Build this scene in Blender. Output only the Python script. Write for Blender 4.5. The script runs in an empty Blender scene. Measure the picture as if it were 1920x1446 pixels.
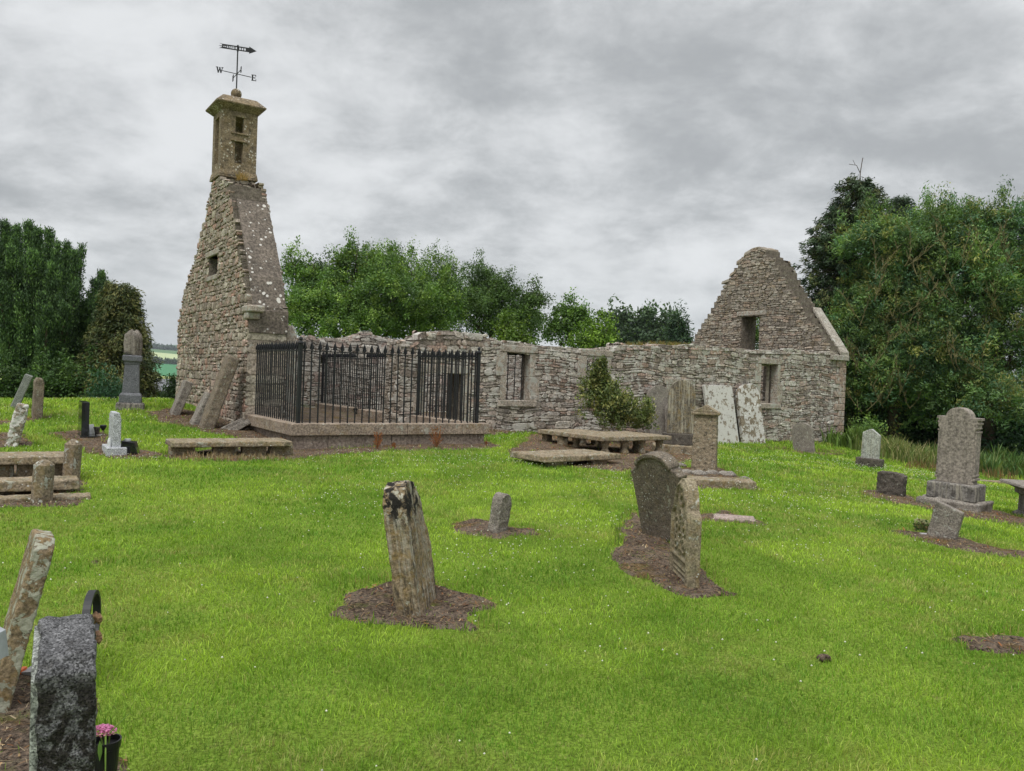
import bpy, bmesh, math, random
import numpy as np
from mathutils import Vector, Matrix
random.seed(7); RNG = np.random.default_rng(11)
C = bpy.context.scene.collection
# ------------------------------------------------------------------ camera
EYE = 1.6
FPX = 1530.0; PITCH = 0.0112; ROLL = 0.0367; CHA = math.radians(33.34)
_F = Vector((0, math.cos(PITCH), -math.sin(PITCH))); _U0 = Vector((0, math.sin(PITCH), math.cos(PITCH))); _R0 = Vector((1, 0, 0))
_R = math.cos(ROLL)*_R0 + math.sin(ROLL)*_U0; _U = math.cos(ROLL)*_U0 - math.sin(ROLL)*_R0
cam = bpy.data.cameras.new('camera'); camo = bpy.data.objects.new('camera', cam); C.objects.link(camo)
camo.matrix_world = Matrix(((_R.x, _U.x, -_F.x, 0), (_R.y, _U.y, -_F.y, 0), (_R.z, _U.z, -_F.z, EYE), (0, 0, 0, 1)))
cam.sensor_width = 36; cam.lens = FPX/1920*36; cam.clip_start = 0.1; cam.clip_end = 20000
bpy.context.scene.camera = camo
# ------------------------------------------------------------------ sky, sun, exposure
SUN_EL, SUN_AZ = 58, 200
w = bpy.data.worlds.new('World'); bpy.context.scene.world = w; w.use_nodes = True
nt = w.node_tree; nt.nodes.clear()
def nd(nt, t, **k):
    n = nt.nodes.new(t)
    for a, b in k.items(): setattr(n, a, b)
    return n
def mth(nt, op, a, b=None, c=None, clamp=False):
    n = nd(nt, 'ShaderNodeMath', operation=op, use_clamp=clamp)
    for i, v in enumerate((a, b, c)):
        if v is None: continue
        if isinstance(v, (int, float)): n.inputs[i].default_value = v
        else: nt.links.new(v, n.inputs[i])
    return n.outputs[0]
def mix(nt, f, a, b, mode='MIX'):
    n = nd(nt, 'ShaderNodeMix', data_type='RGBA', blend_type=mode)
    for i, v in ((0, f), (6, a), (7, b)):
        if isinstance(v, (int, float)): n.inputs[i].default_value = v
        elif isinstance(v, (tuple, list)): n.inputs[i].default_value = (*v[:3], 1)
        else: nt.links.new(v, n.inputs[i])
    return n.outputs[2]
def mrange(nt, v, a, b, c=0.0, d=1.0, smooth=True):
    n = nd(nt, 'ShaderNodeMapRange', interpolation_type='SMOOTHSTEP' if smooth else 'LINEAR')
    nt.links.new(v, n.inputs[0])
    for i, x in zip((1, 2, 3, 4), (a, b, c, d)): n.inputs[i].default_value = x
    return n.outputs[0]
def noise(nt, vec, scale, detail=4, rough=.55, dist=0.0, out=0):
    n = nd(nt, 'ShaderNodeTexNoise'); n.inputs['Scale'].default_value = scale; n.inputs['Detail'].default_value = detail
    n.inputs['Roughness'].default_value = rough; n.inputs['Distortion'].default_value = dist
    if vec is not None: nt.links.new(vec, n.inputs['Vector'])
    return n.outputs[out]
def mapping(nt, vec, sc=(1, 1, 1), rot=(0, 0, 0), loc=(0, 0, 0)):
    n = nd(nt, 'ShaderNodeMapping'); nt.links.new(vec, n.inputs[0])
    n.inputs['Scale'].default_value = sc; n.inputs['Rotation'].default_value = rot; n.inputs['Location'].default_value = loc
    return n.outputs[0]
sky = nd(nt, 'ShaderNodeTexSky', sky_type='NISHITA', sun_disc=False)
sky.sun_elevation = math.radians(SUN_EL); sky.sun_rotation = math.radians(SUN_AZ)
tc = nd(nt, 'ShaderNodeTexCoord'); sep = nd(nt, 'ShaderNodeSeparateXYZ'); nt.links.new(tc.outputs['Generated'], sep.inputs[0])
zz = mth(nt, 'MAXIMUM', sep.outputs[2], 0.0)
den = mth(nt, 'ADD', zz, 0.36)
cb = nd(nt, 'ShaderNodeCombineXYZ')
nt.links.new(mth(nt, 'DIVIDE', sep.outputs[0], den), cb.inputs[0]); nt.links.new(mth(nt, 'DIVIDE', sep.outputs[1], den), cb.inputs[1])
v1 = mapping(nt, cb.outputs[0], (1.6, 1.7, 1), (0, 0, .1), (7.4, 2.6, 0))
n1 = noise(nt, v1, .75, 7, .5, .1); n2 = noise(nt, v1, 2.8, 9, .62, .15); n3 = noise(nt, v1, 0.32, 3, .5, .2)
s = mth(nt, 'ADD', mth(nt, 'MULTIPLY', n1, .45), mth(nt, 'ADD', mth(nt, 'MULTIPLY', n2, .35), mth(nt, 'MULTIPLY', n3, .2)))
cl = mrange(nt, s, .405, .595)
lo = mrange(nt, zz, 0.0, .5)                      # overcast skies brighten towards the zenith
ccol = mix(nt, cl, (.315, .327, .335), (.59, .602, .61))
zen = mrange(nt, zz, .42, 1.0, 1.0, 2.7)
ccol = mix(nt, 1.0, ccol, zen, 'MULTIPLY')
hor = mrange(nt, zz, 0.0, .16, .6, 0.0)
ccol = mix(nt, hor, ccol, (.43, .455, .475))
bgc = nd(nt, 'ShaderNodeBackground'); nt.links.new(ccol, bgc.inputs[0]); bgc.inputs[1].default_value = 1.0
bgs = nd(nt, 'ShaderNodeBackground'); nt.links.new(sky.outputs[0], bgs.inputs[0]); bgs.inputs[1].default_value = 0.06
ms = nd(nt, 'ShaderNodeMixShader'); ms.inputs[0].default_value = .93
nt.links.new(bgs.outputs[0], ms.inputs[1]); nt.links.new(bgc.outputs[0], ms.inputs[2])
wo = nd(nt, 'ShaderNodeOutputWorld'); nt.links.new(ms.outputs[0], wo.inputs[0])
sl = bpy.data.lights.new('sun', 'SUN'); sl.energy = 1.5; sl.angle = math.radians(25); sl.color = (1, .96, .9)
so = bpy.data.objects.new('sun', sl); C.objects.link(so)
sa, se = math.radians(SUN_AZ), math.radians(SUN_EL)
sdir = Vector((math.sin(sa)*math.cos(se), math.cos(sa)*math.cos(se), math.sin(se)))
so.rotation_euler = sdir.to_track_quat('Z', 'Y').to_euler()
vs = bpy.context.scene.view_settings
vs.view_transform = 'Standard'; vs.look = 'None'; vs.gamma = 1; vs.exposure = 0.5; vs.use_curve_mapping = False
# ------------------------------------------------------------------ geometry helpers
CP = [(0,0,-1.6),(0,5,-1.58),(-3,4,-1.6),(3,4,-1.6),(0,10,-1.53),(-5,10,-1.5),(5,10,-1.62),(-3.8,14.5,-1.43),(1,16,-1.42),(-5.5,16.7,-1.27),
      (-9.2,22.5,-.98),(-7,19,-1.12),(-10,19,-1.1),(-14,19,-1.1),(-14,13,-1.3),(0,20,-1.4),(5,22,-1.68),(11.3,27.8,-2.13),(10,16,-2.0),(8,11,-1.85),
      (15,22,-2.6),(20,30,-3.2),(-22,28,-1.6),(-22,18,-1.4),(-20,0,-1.5),(20,8,-2.6),(20,0,-2.4),(0,-6,-1.6),(-3,32,-1.6),(10,38,-2.6),(-10,30,-2.2),(25,45,-4)]
_cp = np.array(CP); _n = len(_cp)
_d = np.hypot(_cp[:, None, 0]-_cp[None, :, 0], _cp[:, None, 1]-_cp[None, :, 1])
def _phi(r): return np.where(r > 0, r*r*np.log(np.maximum(r, 1e-9)), 0)
_A = np.zeros((_n+3, _n+3)); _A[:_n, :_n] = _phi(_d)+np.eye(_n)*2.0; _A[:_n, _n] = 1; _A[:_n, _n+1:] = _cp[:, :2]; _A[_n:, :_n] = _A[:_n, _n:].T
_W = np.linalg.solve(_A, np.concatenate([_cp[:, 2], [0, 0, 0]]))
def Tn(u, v):
    """terrain height at arrays u (right), v (depth)"""
    u = np.asarray(u, float); v = np.asarray(v, float); sh = np.broadcast(u, v).shape
    u = np.broadcast_to(u, sh).ravel(); v = np.broadcast_to(v, sh).ravel()
    uc = np.clip(u, -26, 26); vc = np.clip(v, -8, 46)
    z = _W[_n] + _W[_n+1]*uc + _W[_n+2]*vc
    for i in range(_n): z = z + _W[i]*_phi(np.hypot(uc-_cp[i, 0], vc-_cp[i, 1]))
    z = z + .012*np.sin(u*1.3+v*.7)+.012*np.sin(v*1.1-u*.6)
    d = np.hypot(u*.6, v)
    far = np.interp(d, [0, 26, 34, 60, 100, 200, 500, 900, 1300, 1700, 2600, 3000, 4500, 9000],
                    [0, 0, -1.5, -7, -10, -14, -17, -14, -6, 12, 30, 42, 112, 112])
    t = np.clip((d-24)/30, 0, 1)
    z = z*(1-t)+far*t + np.where(t > 0, t*np.clip(d/100-.5, 0, 30)*np.sin(u/260.)*.6, 0)
    return (z+EYE).reshape(sh)
def T(u, v): return float(Tn(u, v))
def ray(px, py):
    d = _F + _R*((px-960)/FPX) + _U*((723-py)/FPX)
    return d/d.y
def G(px, py):
    d = ray(px, py); vv = np.arange(1.5, 60, .02)
    g = EYE+d.z*vv - Tn(d.x*vv, vv); k = np.argmax(g <= 0)
    if g[k] > 0: k = len(vv)-1
    v = vv[k]; return Vector((d.x*v, v, T(d.x*v, v)))
def at(px, py, v):
    d = ray(px, py); return Vector((d.x*v, v, EYE+d.z*v))
def project(p):
    q = Vector(p)-Vector((0, 0, EYE)); dz = q.dot(_F)
    return 960+FPX*q.dot(_R)/dz, 723-FPX*q.dot(_U)/dz
E_ = Vector((math.cos(CHA), math.sin(CHA), 0)); N_ = Vector((-math.sin(CHA), math.cos(CHA), 0))
def CH(X, Y, z): return E_*X + N_*Y + Vector((0, 0, z+EYE))      # church coordinates: east, north, height above eye
def on_plane(px, py, O, n):
    d = ray(px, py); e = Vector((0, 0, EYE)); t = (O-e).dot(n)/d.dot(n); return e+d*t
def on_X(px, py, X):
    p = on_plane(px, py, CH(X, 0, 0), E_); return p.dot(N_), p.z-EYE
def on_Y(px, py, Y):
    p = on_plane(px, py, CH(0, Y, 0), N_); return p.dot(E_), p.z-EYE
def inpoly(x, y, poly):
    x = np.asarray(x); y = np.asarray(y); r = np.zeros(x.shape, bool); n = len(poly)
    for i in range(n):
        x1, y1 = poly[i]; x2, y2 = poly[(i+1) % n]
        c = ((y1 > y) != (y2 > y))
        with np.errstate(divide='ignore', invalid='ignore'):
            xi = (x2-x1)*(y-y1)/(y2-y1+1e-12)+x1
        r ^= c & (x < xi)
    return r
def tag(o, label=None, cat=None, group=None, kind=None):
    if label: o['label'] = label
    if cat: o['category'] = cat
    if group: o['group'] = group
    if kind: o['kind'] = kind
    return o
def np_mesh(name, V, Fs, mat=None, parent=None, smooth=False, cols=None, mw=None):
    """V (n,3); Fs list of int arrays (m,k); cols (n,3) per-vertex colour"""
    me = bpy.data.meshes.new(name); V = np.ascontiguousarray(V, dtype=np.float32)
    me.vertices.add(len(V)); me.vertices.foreach_set('co', V.ravel())
    Fs = [np.ascontiguousarray(f, dtype=np.int32) for f in Fs if len(f)]
    nl = sum(f.size for f in Fs); nf = sum(len(f) for f in Fs)
    me.loops.add(nl); me.polygons.add(nf)
    me.loops.foreach_set('vertex_index', np.concatenate([f.ravel() for f in Fs]))
    tot = np.concatenate([np.full(len(f), f.shape[1], np.int32) for f in Fs]); st = np.concatenate([[0], np.cumsum(tot)[:-1]]).astype(np.int32)
    me.polygons.foreach_set('loop_start', st)
    me.polygons.foreach_set('use_smooth', np.full(nf, smooth, bool))
    me.update(calc_edges=True)
    if cols is not None:
        a = me.color_attributes.new('tint', 'FLOAT_COLOR', 'POINT')
        c = np.ones((len(V), 4), np.float32); c[:, :3] = cols; a.data.foreach_set('color', c.ravel())
    if mat: me.materials.append(mat)
    o = bpy.data.objects.new(name, me); C.objects.link(o)
    if parent: o.parent = parent
    if mw is not None: o.matrix_world = mw
    return o
class MB:
    def __init__(s): s.bm = bmesh.new()
    def ext(s, prof, y0, y1, M=None):
        a = [s.bm.verts.new((x, y0, z)) for x, z in prof]; b = [s.bm.verts.new((x, y1, z)) for x, z in prof]; n = len(prof)
        s.bm.faces.new(a); s.bm.faces.new(b[::-1])
        for i in range(n): s.bm.faces.new((a[i], b[i], b[(i+1) % n], a[(i+1) % n]))
        if M is not None: bmesh.ops.transform(s.bm, matrix=M, verts=a+b)
        return s
    def box(s, x0, x1, y0, y1, z0, z1, M=None): return s.ext([(x0, z0), (x1, z0), (x1, z1), (x0, z1)], y0, y1, M)
    def loft(s, rings, cap=True):
        R = [[s.bm.verts.new(p) for p in r] for r in rings]; n = len(R[0])
        for a, b in zip(R, R[1:]):
            for i in range(n): s.bm.faces.new((a[i], a[(i+1) % n], b[(i+1) % n], b[i]))
        if cap: s.bm.faces.new(R[0][::-1]); s.bm.faces.new(R[-1])
        return s
    def lathe(s, prof, c=(0, 0), n=24): return s.loft([[(c[0]+r*math.cos(2*math.pi*k/n), c[1]+r*math.sin(2*math.pi*k/n), z) for k in range(n)] for r, z in prof])
    def tube(s, pts, rad, n=6):
        rad = rad if isinstance(rad, (list, tuple)) else [rad]*len(pts); rings = []; pts = [Vector(p) for p in pts]; ref = None
        for i, p in enumerate(pts):
            t = (pts[min(i+1, len(pts)-1)]-pts[max(i-1, 0)]).normalized()
            if ref is None: ref = Vector((0, 0, 1)) if abs(t.z) < .9 else Vector((1, 0, 0))
            a = t.cross(ref)
            if a.length < 1e-4: a = t.cross(Vector((0, 1, .3)))
            a.normalize(); b = t.cross(a); ref = a.cross(t) if False else ref
            rings.append([tuple(p+(a*math.cos(2*math.pi*k/n)+b*math.sin(2*math.pi*k/n))*rad[i]) for k in range(n)])
        return s.loft(rings)
    def frus(s, x0, x1, y0, y1, z0, z1, ins):  # box whose top is inset
        return s.loft([[(x0, y0, z0), (x1, y0, z0), (x1, y1, z0), (x0, y1, z0)], [(x0+ins, y0+ins, z1), (x1-ins, y0+ins, z1), (x1-ins, y1-ins, z1), (x0+ins, y1-ins, z1)]])
    def build(s, name, mat, parent=None, M=None, bevel=0, smooth=False, voxel=0, disp=0, dsize=.1, disp2=0, d2size=.03):
        me = bpy.data.meshes.new(name); bmesh.ops.recalc_face_normals(s.bm, faces=s.bm.faces); s.bm.to_mesh(me); s.bm.free()
        if mat: me.materials.append(mat)
        if smooth or voxel: me.polygons.foreach_set('use_smooth', [True]*len(me.polygons))
        o = bpy.data.objects.new(name, me); C.objects.link(o)
        if parent: o.parent = parent
        if M is not None: o.matrix_world = M
        if bevel:
            b = o.modifiers.new('edge', 'BEVEL'); b.width = bevel; b.segments = 2; b.limit_method = 'ANGLE'
        if voxel:
            r = o.modifiers.new('weather', 'REMESH'); r.mode = 'VOXEL'; r.voxel_size = voxel; r.use_smooth_shade = True
        for k, (dd, sz) in enumerate(((disp, dsize), (disp2, d2size))):
            if dd:
                tx = bpy.data.textures.new('erosion', 'CLOUDS'); tx.noise_scale = sz; tx.noise_depth = 3
                d = o.modifiers.new('erode', 'DISPLACE'); d.texture = tx; d.strength = dd; d.mid_level = .5
                d.texture_coords = 'LOCAL'
        return o
def empty(name, M=None):
    o = bpy.data.objects.new(name, None); C.objects.link(o); o.empty_display_size = .2
    if M is not None: o.matrix_world = M
    return o
def place(px, py, yaw=0, tx=0, ty=0, anchor=(0, 0), W=0, D=0, loc=None, sink=0.0, rollfix=True):
    """matrix: origin on the ground; local x at yaw; tx leans towards +x, ty leans towards +y (degrees)"""
    p = Vector(loc) if loc is not None else G(px, py); y = math.radians(yaw)
    R = Matrix.Rotation(y, 4, 'Z')
    off = R @ Vector((-anchor[0]*W, -anchor[1]*D, 0)); q = p+off
    if loc is None: q.z = T(q.x, q.y)
    q.z -= sink
    return Matrix.Translation(q) @ R @ Matrix.Rotation(math.radians(tx), 4, 'Y') @ Matrix.Rotation(math.radians(-ty), 4, 'X')
# ------------------------------------------------------------------ materials
MATS = {}
def mat_base(name, rough=.9, spec=.25):
    m = bpy.data.materials.new(name); m.use_nodes = True; nt = m.node_tree
    b = nt.nodes['Principled BSDF']; b.inputs['Roughness'].default_value = rough; b.inputs['Specular IOR Level'].default_value = spec
    return m, nt, b
def flat(name, col, rough=.6, metal=0, var=.15, vs_=20, spec=.3, bump=0):
    m, nt, b = mat_base(name, rough, spec); tc = nd(nt, 'ShaderNodeTexCoord'); n = noise(nt, tc.outputs['Object'], vs_, 5)
    k = mrange(nt, n, .3, .7, 1-var, 1+var); nt.links.new(mix(nt, 1.0, (*col,), k, 'MULTIPLY'), b.inputs['Base Color']); b.inputs['Metallic'].default_value = metal
    if bump:
        bp = nd(nt, 'ShaderNodeBump'); bp.inputs['Strength'].default_value = bump; bp.inputs['Distance'].default_value = .01; nt.links.new(n, bp.inputs['Height']); nt.links.new(bp.outputs[0], b.inputs['Normal'])
    return m
def stone(name, a, b_, lich=.3, lcol=(.42, .42, .36), lscale=9, dark=.3, och=0.0, streak=0.0, speck=0.0, bump=.5, scale=5, spots=0.0, tint=False, rough=.92, moss=0.0, spotscale=14, spcol=(.5, .5, .47), stcol=(.36, .33, .27), top=None):
    """weathered stone: two base tones, lichen crust, round lichen spots, dark algae, ochre lichen, rain streaks, crystalline speckle"""
    m, nt, b = mat_base(name, rough, .2); tc = nd(nt, 'ShaderNodeTexCoord'); P = tc.outputs['Object']
    n1 = noise(nt, P, scale, 6, .6); n2 = noise(nt, P, scale*7, 6, .65); n3 = noise(nt, P, scale*.6, 4, .6, .6)
    if tint:
        at_ = nd(nt, 'ShaderNodeAttribute', attribute_name='tint'); c = mix(nt, .18, at_.outputs['Color'], mix(nt, mrange(nt, n1, .35, .65), a, b_))
    else: c = mix(nt, mrange(nt, n1, .35, .65), a, b_)
    c = mix(nt, 1.0, c, mrange(nt, n2, .28, .72, .45, 1.6), 'MULTIPLY')
    if streak:
        ns = noise(nt, mapping(nt, P, (1, 1, .07)), 22, 5, .6); c = mix(nt, mth(nt, 'MULTIPLY', mrange(nt, ns, .48, .62), streak), c, stcol)
        ns2 = noise(nt, mapping(nt, P, (1, 1, .09), loc=(3, 1, 2)), 30, 5, .6); c = mix(nt, mth(nt, 'MULTIPLY', mrange(nt, ns2, .53, .65), streak), c, (.045, .038, .03))
    if dark:
        nk = noise(nt, P, scale*1.3, 7, .62, .3); c = mix(nt, mth(nt, 'MULTIPLY', mrange(nt, nk, .54, .66), dark), c, (.035, .032, .028))
    if och:
        no = noise(nt, mapping(nt, P, loc=(5, 2, 8)), scale*1.6, 6, .62); c = mix(nt, mth(nt, 'MULTIPLY', mrange(nt, no, .5, .64), och), c, (.21, .14, .04))
    if moss:
        nm = noise(nt, mapping(nt, P, loc=(1, 7, 3)), scale*1.2, 6, .62); c = mix(nt, mth(nt, 'MULTIPLY', mrange(nt, nm, .5, .62), moss), c, (.085, .095, .03))
    h = mth(nt, 'ADD', mth(nt, 'MULTIPLY', n2, .5), n1)
    if lich:
        nl = noise(nt, mapping(nt, P, loc=(9, 4, 1)), lscale, 9, .66, .25); th = .66-.2*lich
        lm = mrange(nt, nl, th, th+.035); c = mix(nt, mth(nt, 'MULTIPLY', lm, .85), c, mix(nt, mrange(nt, n2, .3, .7), lcol, tuple(x*.75 for x in lcol)))
        h = mth(nt, 'ADD', h, mth(nt, 'MULTIPLY', lm, .15))
    if spots:
        vo = nd(nt, 'ShaderNodeTexVoronoi'); vo.inputs['Scale'].default_value = spotscale; nt.links.new(P, vo.inputs[0])
        ng = noise(nt, P, scale*.8, 3); rr = mrange(nt, ng, .42, .62, 0.0, .33*spots, False)
        dd = mth(nt, 'ADD', vo.outputs['Distance'], mth(nt, 'MULTIPLY', mth(nt, 'SUBTRACT', n2, .5), .12))
        sm = mth(nt, 'LESS_THAN', dd, rr); c = mix(nt, mth(nt, 'MULTIPLY', sm, .9), c, spcol)
    if top:      # black algae crust and pale flaking on the weathered head of the stone
        sz_ = nd(nt, 'ShaderNodeSeparateXYZ'); nt.links.new(P, sz_.inputs[0]); tm = mrange(nt, mth(nt, 'ADD', sz_.outputs[2], mth(nt, 'MULTIPLY', n3, .25)), top[0]+.05, top[0]+.2)
        if len(top) > 1: tm = mth(nt, 'MULTIPLY', tm, mrange(nt, sz_.outputs[2], top[1]-.05, top[1], 1, 0))
        kt = noise(nt, mapping(nt, P, (1, 1, .8), loc=(2, 2, 5)), 13, 7, .65, .4)
        c = mix(nt, mth(nt, 'MULTIPLY', tm, mrange(nt, kt, .47, .53)), c, (.02, .018, .016)); c = mix(nt, mth(nt, 'MULTIPLY', tm, mrange(nt, kt, .43, .39)), c, (.42, .40, .33)) if len(top) == 1 else c
    if speck:
        vo = nd(nt, 'ShaderNodeTexVoronoi'); vo.inputs['Scale'].default_value = 230; nt.links.new(P, vo.inputs[0])
        sx = nd(nt, 'ShaderNodeSeparateXYZ'); nt.links.new(vo.outputs['Color'], sx.inputs[0])
        c = mix(nt, speck, c, mix(nt, 1.0, c, mrange(nt, sx.outputs[0], 0, 1, .15, 2.3, False), 'MULTIPLY'))
    nt.links.new(c, b.inputs['Base Color'])
    bp = nd(nt, 'ShaderNodeBump'); bp.inputs['Strength'].default_value = bump; bp.inputs['Distance'].default_value = .02
    nt.links.new(h, bp.inputs['Height']); nt.links.new(bp.outputs[0], b.inputs['Normal'])
    return m
def leaf_mat(name, trans=.25, rough=.55, hue=0):
    m = bpy.data.materials.new(name); m.use_nodes = True; nt = m.node_tree; nt.nodes.clear()
    a = nd(nt, 'ShaderNodeAttribute', attribute_name='tint'); d = nd(nt, 'ShaderNodeBsdfPrincipled'); d.inputs['Roughness'].default_value = rough
    d.inputs['Specular IOR Level'].default_value = .25
    nt.links.new(a.outputs['Color'], d.inputs['Base Color'])
    t = nd(nt, 'ShaderNodeBsdfTranslucent'); nt.links.new(mix(nt, 1.0, a.outputs['Color'], (1.2, 1.3, .5), 'MULTIPLY'), t.inputs[0])
    mx = nd(nt, 'ShaderNodeMixShader'); mx.inputs[0].default_value = trans
    nt.links.new(d.outputs[0], mx.inputs[1]); nt.links.new(t.outputs[0], mx.inputs[2]); o = nd(nt, 'ShaderNodeOutputMaterial'); nt.links.new(mx.outputs[0], o.inputs[0])
    return m
M_leaf = leaf_mat('leaf'); M_needle = leaf_mat('needle', .08, .7); M_grass = leaf_mat('grass_blade', .3, .6)
M_bark = stone('bark', (.11, .085, .06), (.06, .05, .038), lich=.2, lcol=(.2, .19, .13), lscale=20, dark=.2, scale=8, bump=.8)
M_twig = flat('lichened_twig', (.16, .14, .065), .9, var=.4, vs_=3)
M_iron = flat('black_iron', (.012, .013, .015), .5, 0, .3, 8, .4)
# ------------------------------------------------------------------ ground
def vnoise(x, y, s, seed=0):
    r = np.random.default_rng(seed); g = r.random((64, 64)); x = np.asarray(x)/s; y = np.asarray(y)/s
    xi = np.floor(x).astype(int); yi = np.floor(y).astype(int); fx = x-xi; fy = y-yi; fx = fx*fx*(3-2*fx); fy = fy*fy*(3-2*fy)
    a = g[xi % 64, yi % 64]; b = g[(xi+1) % 64, yi % 64]; c = g[xi % 64, (yi+1) % 64]; d = g[(xi+1) % 64, (yi+1) % 64]
    return (a*(1-fx)+b*fx)*(1-fy)+(c*(1-fx)+d*fx)*fy
def sheet(name, us, vs_, mat, zf, kind='structure'):
    U, V = np.meshgrid(us, vs_); Z = zf(U, V); n, m = U.shape
    I = np.arange(n*m).reshape(n, m); F = np.stack([I[:-1, :-1], I[:-1, 1:], I[1:, 1:], I[1:, :-1]], -1).reshape(-1, 4)
    return tag(np_mesh(name, np.stack([U, V, Z], -1).reshape(-1, 3), [F], mat, smooth=True), kind=kind)
m, nt, b = mat_base('turf_soil', 1, .05); P = nd(nt, 'ShaderNodeNewGeometry').outputs['Position']
g1 = noise(nt, P, .7, 5, .6); g2 = noise(nt, P, 9, 6, .7); g3 = noise(nt, P, 60, 4, .7)
c = mix(nt, mrange(nt, g1, .35, .65), (.11, .18, .022), (.17, .25, .036)); c = mix(nt, mrange(nt, g2, .55, .75), c, (.2, .22, .06))
c = mix(nt, 1.0, c, mrange(nt, g3, .3, .7, .45, 1.4), 'MULTIPLY')
sp = nd(nt, 'ShaderNodeSeparateXYZ'); nt.links.new(P, sp.inputs[0])
# farmland beyond the churchyard: strips of field one behind the other
for y0, col in ((75, (.13, .19, .05)), (560, (.28, .34, .10)), (880, (.30, .33, .12)), (1000, (.06, .20, .09)), (1500, (.40, .46, .25)), (2050, (.10, .18, .08)), (2700, (.12, .2, .14)), (3400, (.2, .3, .2))):
    f = mrange(nt, mth(nt, 'ADD', sp.outputs[1], mth(nt, 'MULTIPLY', sp.outputs[0], .12)), y0, y0+4, smooth=False); c = mix(nt, f, c, col)
nt.links.new(c, b.inputs['Base Color']); bp = nd(nt, 'ShaderNodeBump'); bp.inputs['Distance'].default_value = .03; bp.inputs['Strength'].default_value = .6; nt.links.new(g3, bp.inputs['Height']); nt.links.new(bp.outputs[0], b.inputs['Normal'])
M_ground = m
half = np.concatenate([np.arange(0, 30, .3), 30*1.09**np.arange(0, 60)]); us = np.unique(np.concatenate([-half, half]))
vv = np.unique(np.concatenate([-12*1.2**np.arange(0, 20), np.arange(-12, 34, .3), 34*1.035**np.arange(0, 150)]))
sheet('ground', us, vv, M_ground, Tn)
SOIL_PX = [[(645,1165),(650,1112),(690,1095),(745,1092),(830,1097),(900,1115),(922,1130),(905,1160),(908,1183),(820,1182),(700,1178)],
 [(848,980),(905,975),(940,980),(1010,995),(1020,1005),(900,1008),(870,995)],
 [(1178,960),(1225,985),(1262,1020),(1310,1045),(1330,1085),(1395,1122),(1300,1122),(1210,1092),(1160,1048),(1158,1015)],
 [(1308,962),(1375,960),(1432,985),(1345,980),(1308,981)],
 [(1185,905),(1180,888),(1250,880),(1350,878),(1420,918),(1310,916)],
 [(955,850),(1010,812),(1250,812),(1300,848),(1320,866),(1180,884),(1000,872)],
 [(318,862),(325,850),(520,822),(545,838),(640,843),(910,828),(935,838),(900,843),(640,852),(540,862),(440,866)],
 [(270,775),(330,765),(450,790),(500,805),(540,835),(450,824),(400,812),(300,793)],
 [(88,812),(145,806),(195,812),(230,838),(275,845),(330,858),(240,862),(190,854),(140,835)],
 [(-30,948),(-30,868),(100,880),(152,905),(130,950),(60,950)],
 [(-30,838),(-30,812),(32,812),(72,838)],
 [(-30,800),(-30,792),(60,783),(118,778),(70,788)],
 [(-60,1500),(-60,1262),(60,1252),(110,1240),(160,1290),(170,1350),(205,1390),(205,1500)],
 [(1600,925),(1650,918),(1705,930),(1745,950),(1700,948),(1640,936)],
 [(1660,995),(1740,1000),(1800,1008),(1960,1046),(1960,1056),(1740,1018)],
 [(1720,948),(1850,955),(1960,985),(1960,1000),(1880,982),(1760,962)],
 [(1775,1198),(1850,1190),(1960,1197),(1960,1230),(1830,1222)],
 [(905,818),(900,808),(1020,806),(1020,812)],[(1440,844),(1480,846),(1590,851),(1585,855),(1500,850)],
 [(185,1058),(190,1048),(205,1050),(202,1062)]]
SOIL = [[(G(*q).x, G(*q).y) for q in pl] for pl in SOIL_PX]
m, nt, b = mat_base('bare_soil', 1, .1); P = nd(nt, 'ShaderNodeNewGeometry').outputs['Position']
s1 = noise(nt, P, 4, 6, .65); s2 = noise(nt, P, 38, 7, .7); s3 = noise(nt, P, 130, 5, .7)
c = mix(nt, mrange(nt, s1, .38, .62), (.095, .07, .052), (.17, .135, .105)); c = mix(nt, mrange(nt, s2, .5, .66), c, (.25, .18, .125)); c = mix(nt, mth(nt, 'MULTIPLY', mrange(nt, noise(nt, P, 2.2, 6, .65), .54, .64), .65), c, (.15, .10, .03)); c = mix(nt, mth(nt, 'MULTIPLY', mrange(nt, noise(nt, P, 3.1, 6, .65, .4), .56, .66), .6), c, (.10, .12, .03))
c = mix(nt, mrange(nt, s2, .48, .38), c, (.03, .02, .014)); c = mix(nt, 1.0, c, mrange(nt, s3, .3, .7, .55, 1.4), 'MULTIPLY')
nt.links.new(c, b.inputs['Base Color']); bp = nd(nt, 'ShaderNodeBump'); bp.inputs['Distance'].default_value = .03; bp.inputs['Strength'].default_value = 1; nt.links.new(s2, bp.inputs['Height']); nt.links.new(bp.outputs[0], b.inputs['Normal'])
M_soil = m
def soil_mask(x, y, k=None, wob=.12):
    xx = x+(vnoise(x, y, .35, 3)-.5)*2*wob+(vnoise(x, y, .08, 4)-.5)*wob*.6; yy = y+(vnoise(x, y, .35, 5)-.5)*2*wob+(vnoise(x, y, .08, 6)-.5)*wob*.6
    r = np.zeros(np.shape(x), bool)
    for i, pl in enumerate(SOIL):
        if k is None or i == k:
            a = np.array(pl)
            bb = (x > a[:, 0].min()-.3) & (x < a[:, 0].max()+.3) & (y > a[:, 1].min()-.3) & (y < a[:, 1].max()+.3)
            if bb.any():
                t = np.zeros(np.shape(x), bool); t[bb] = inpoly(xx[bb], yy[bb], pl); r |= t
    return r
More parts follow.
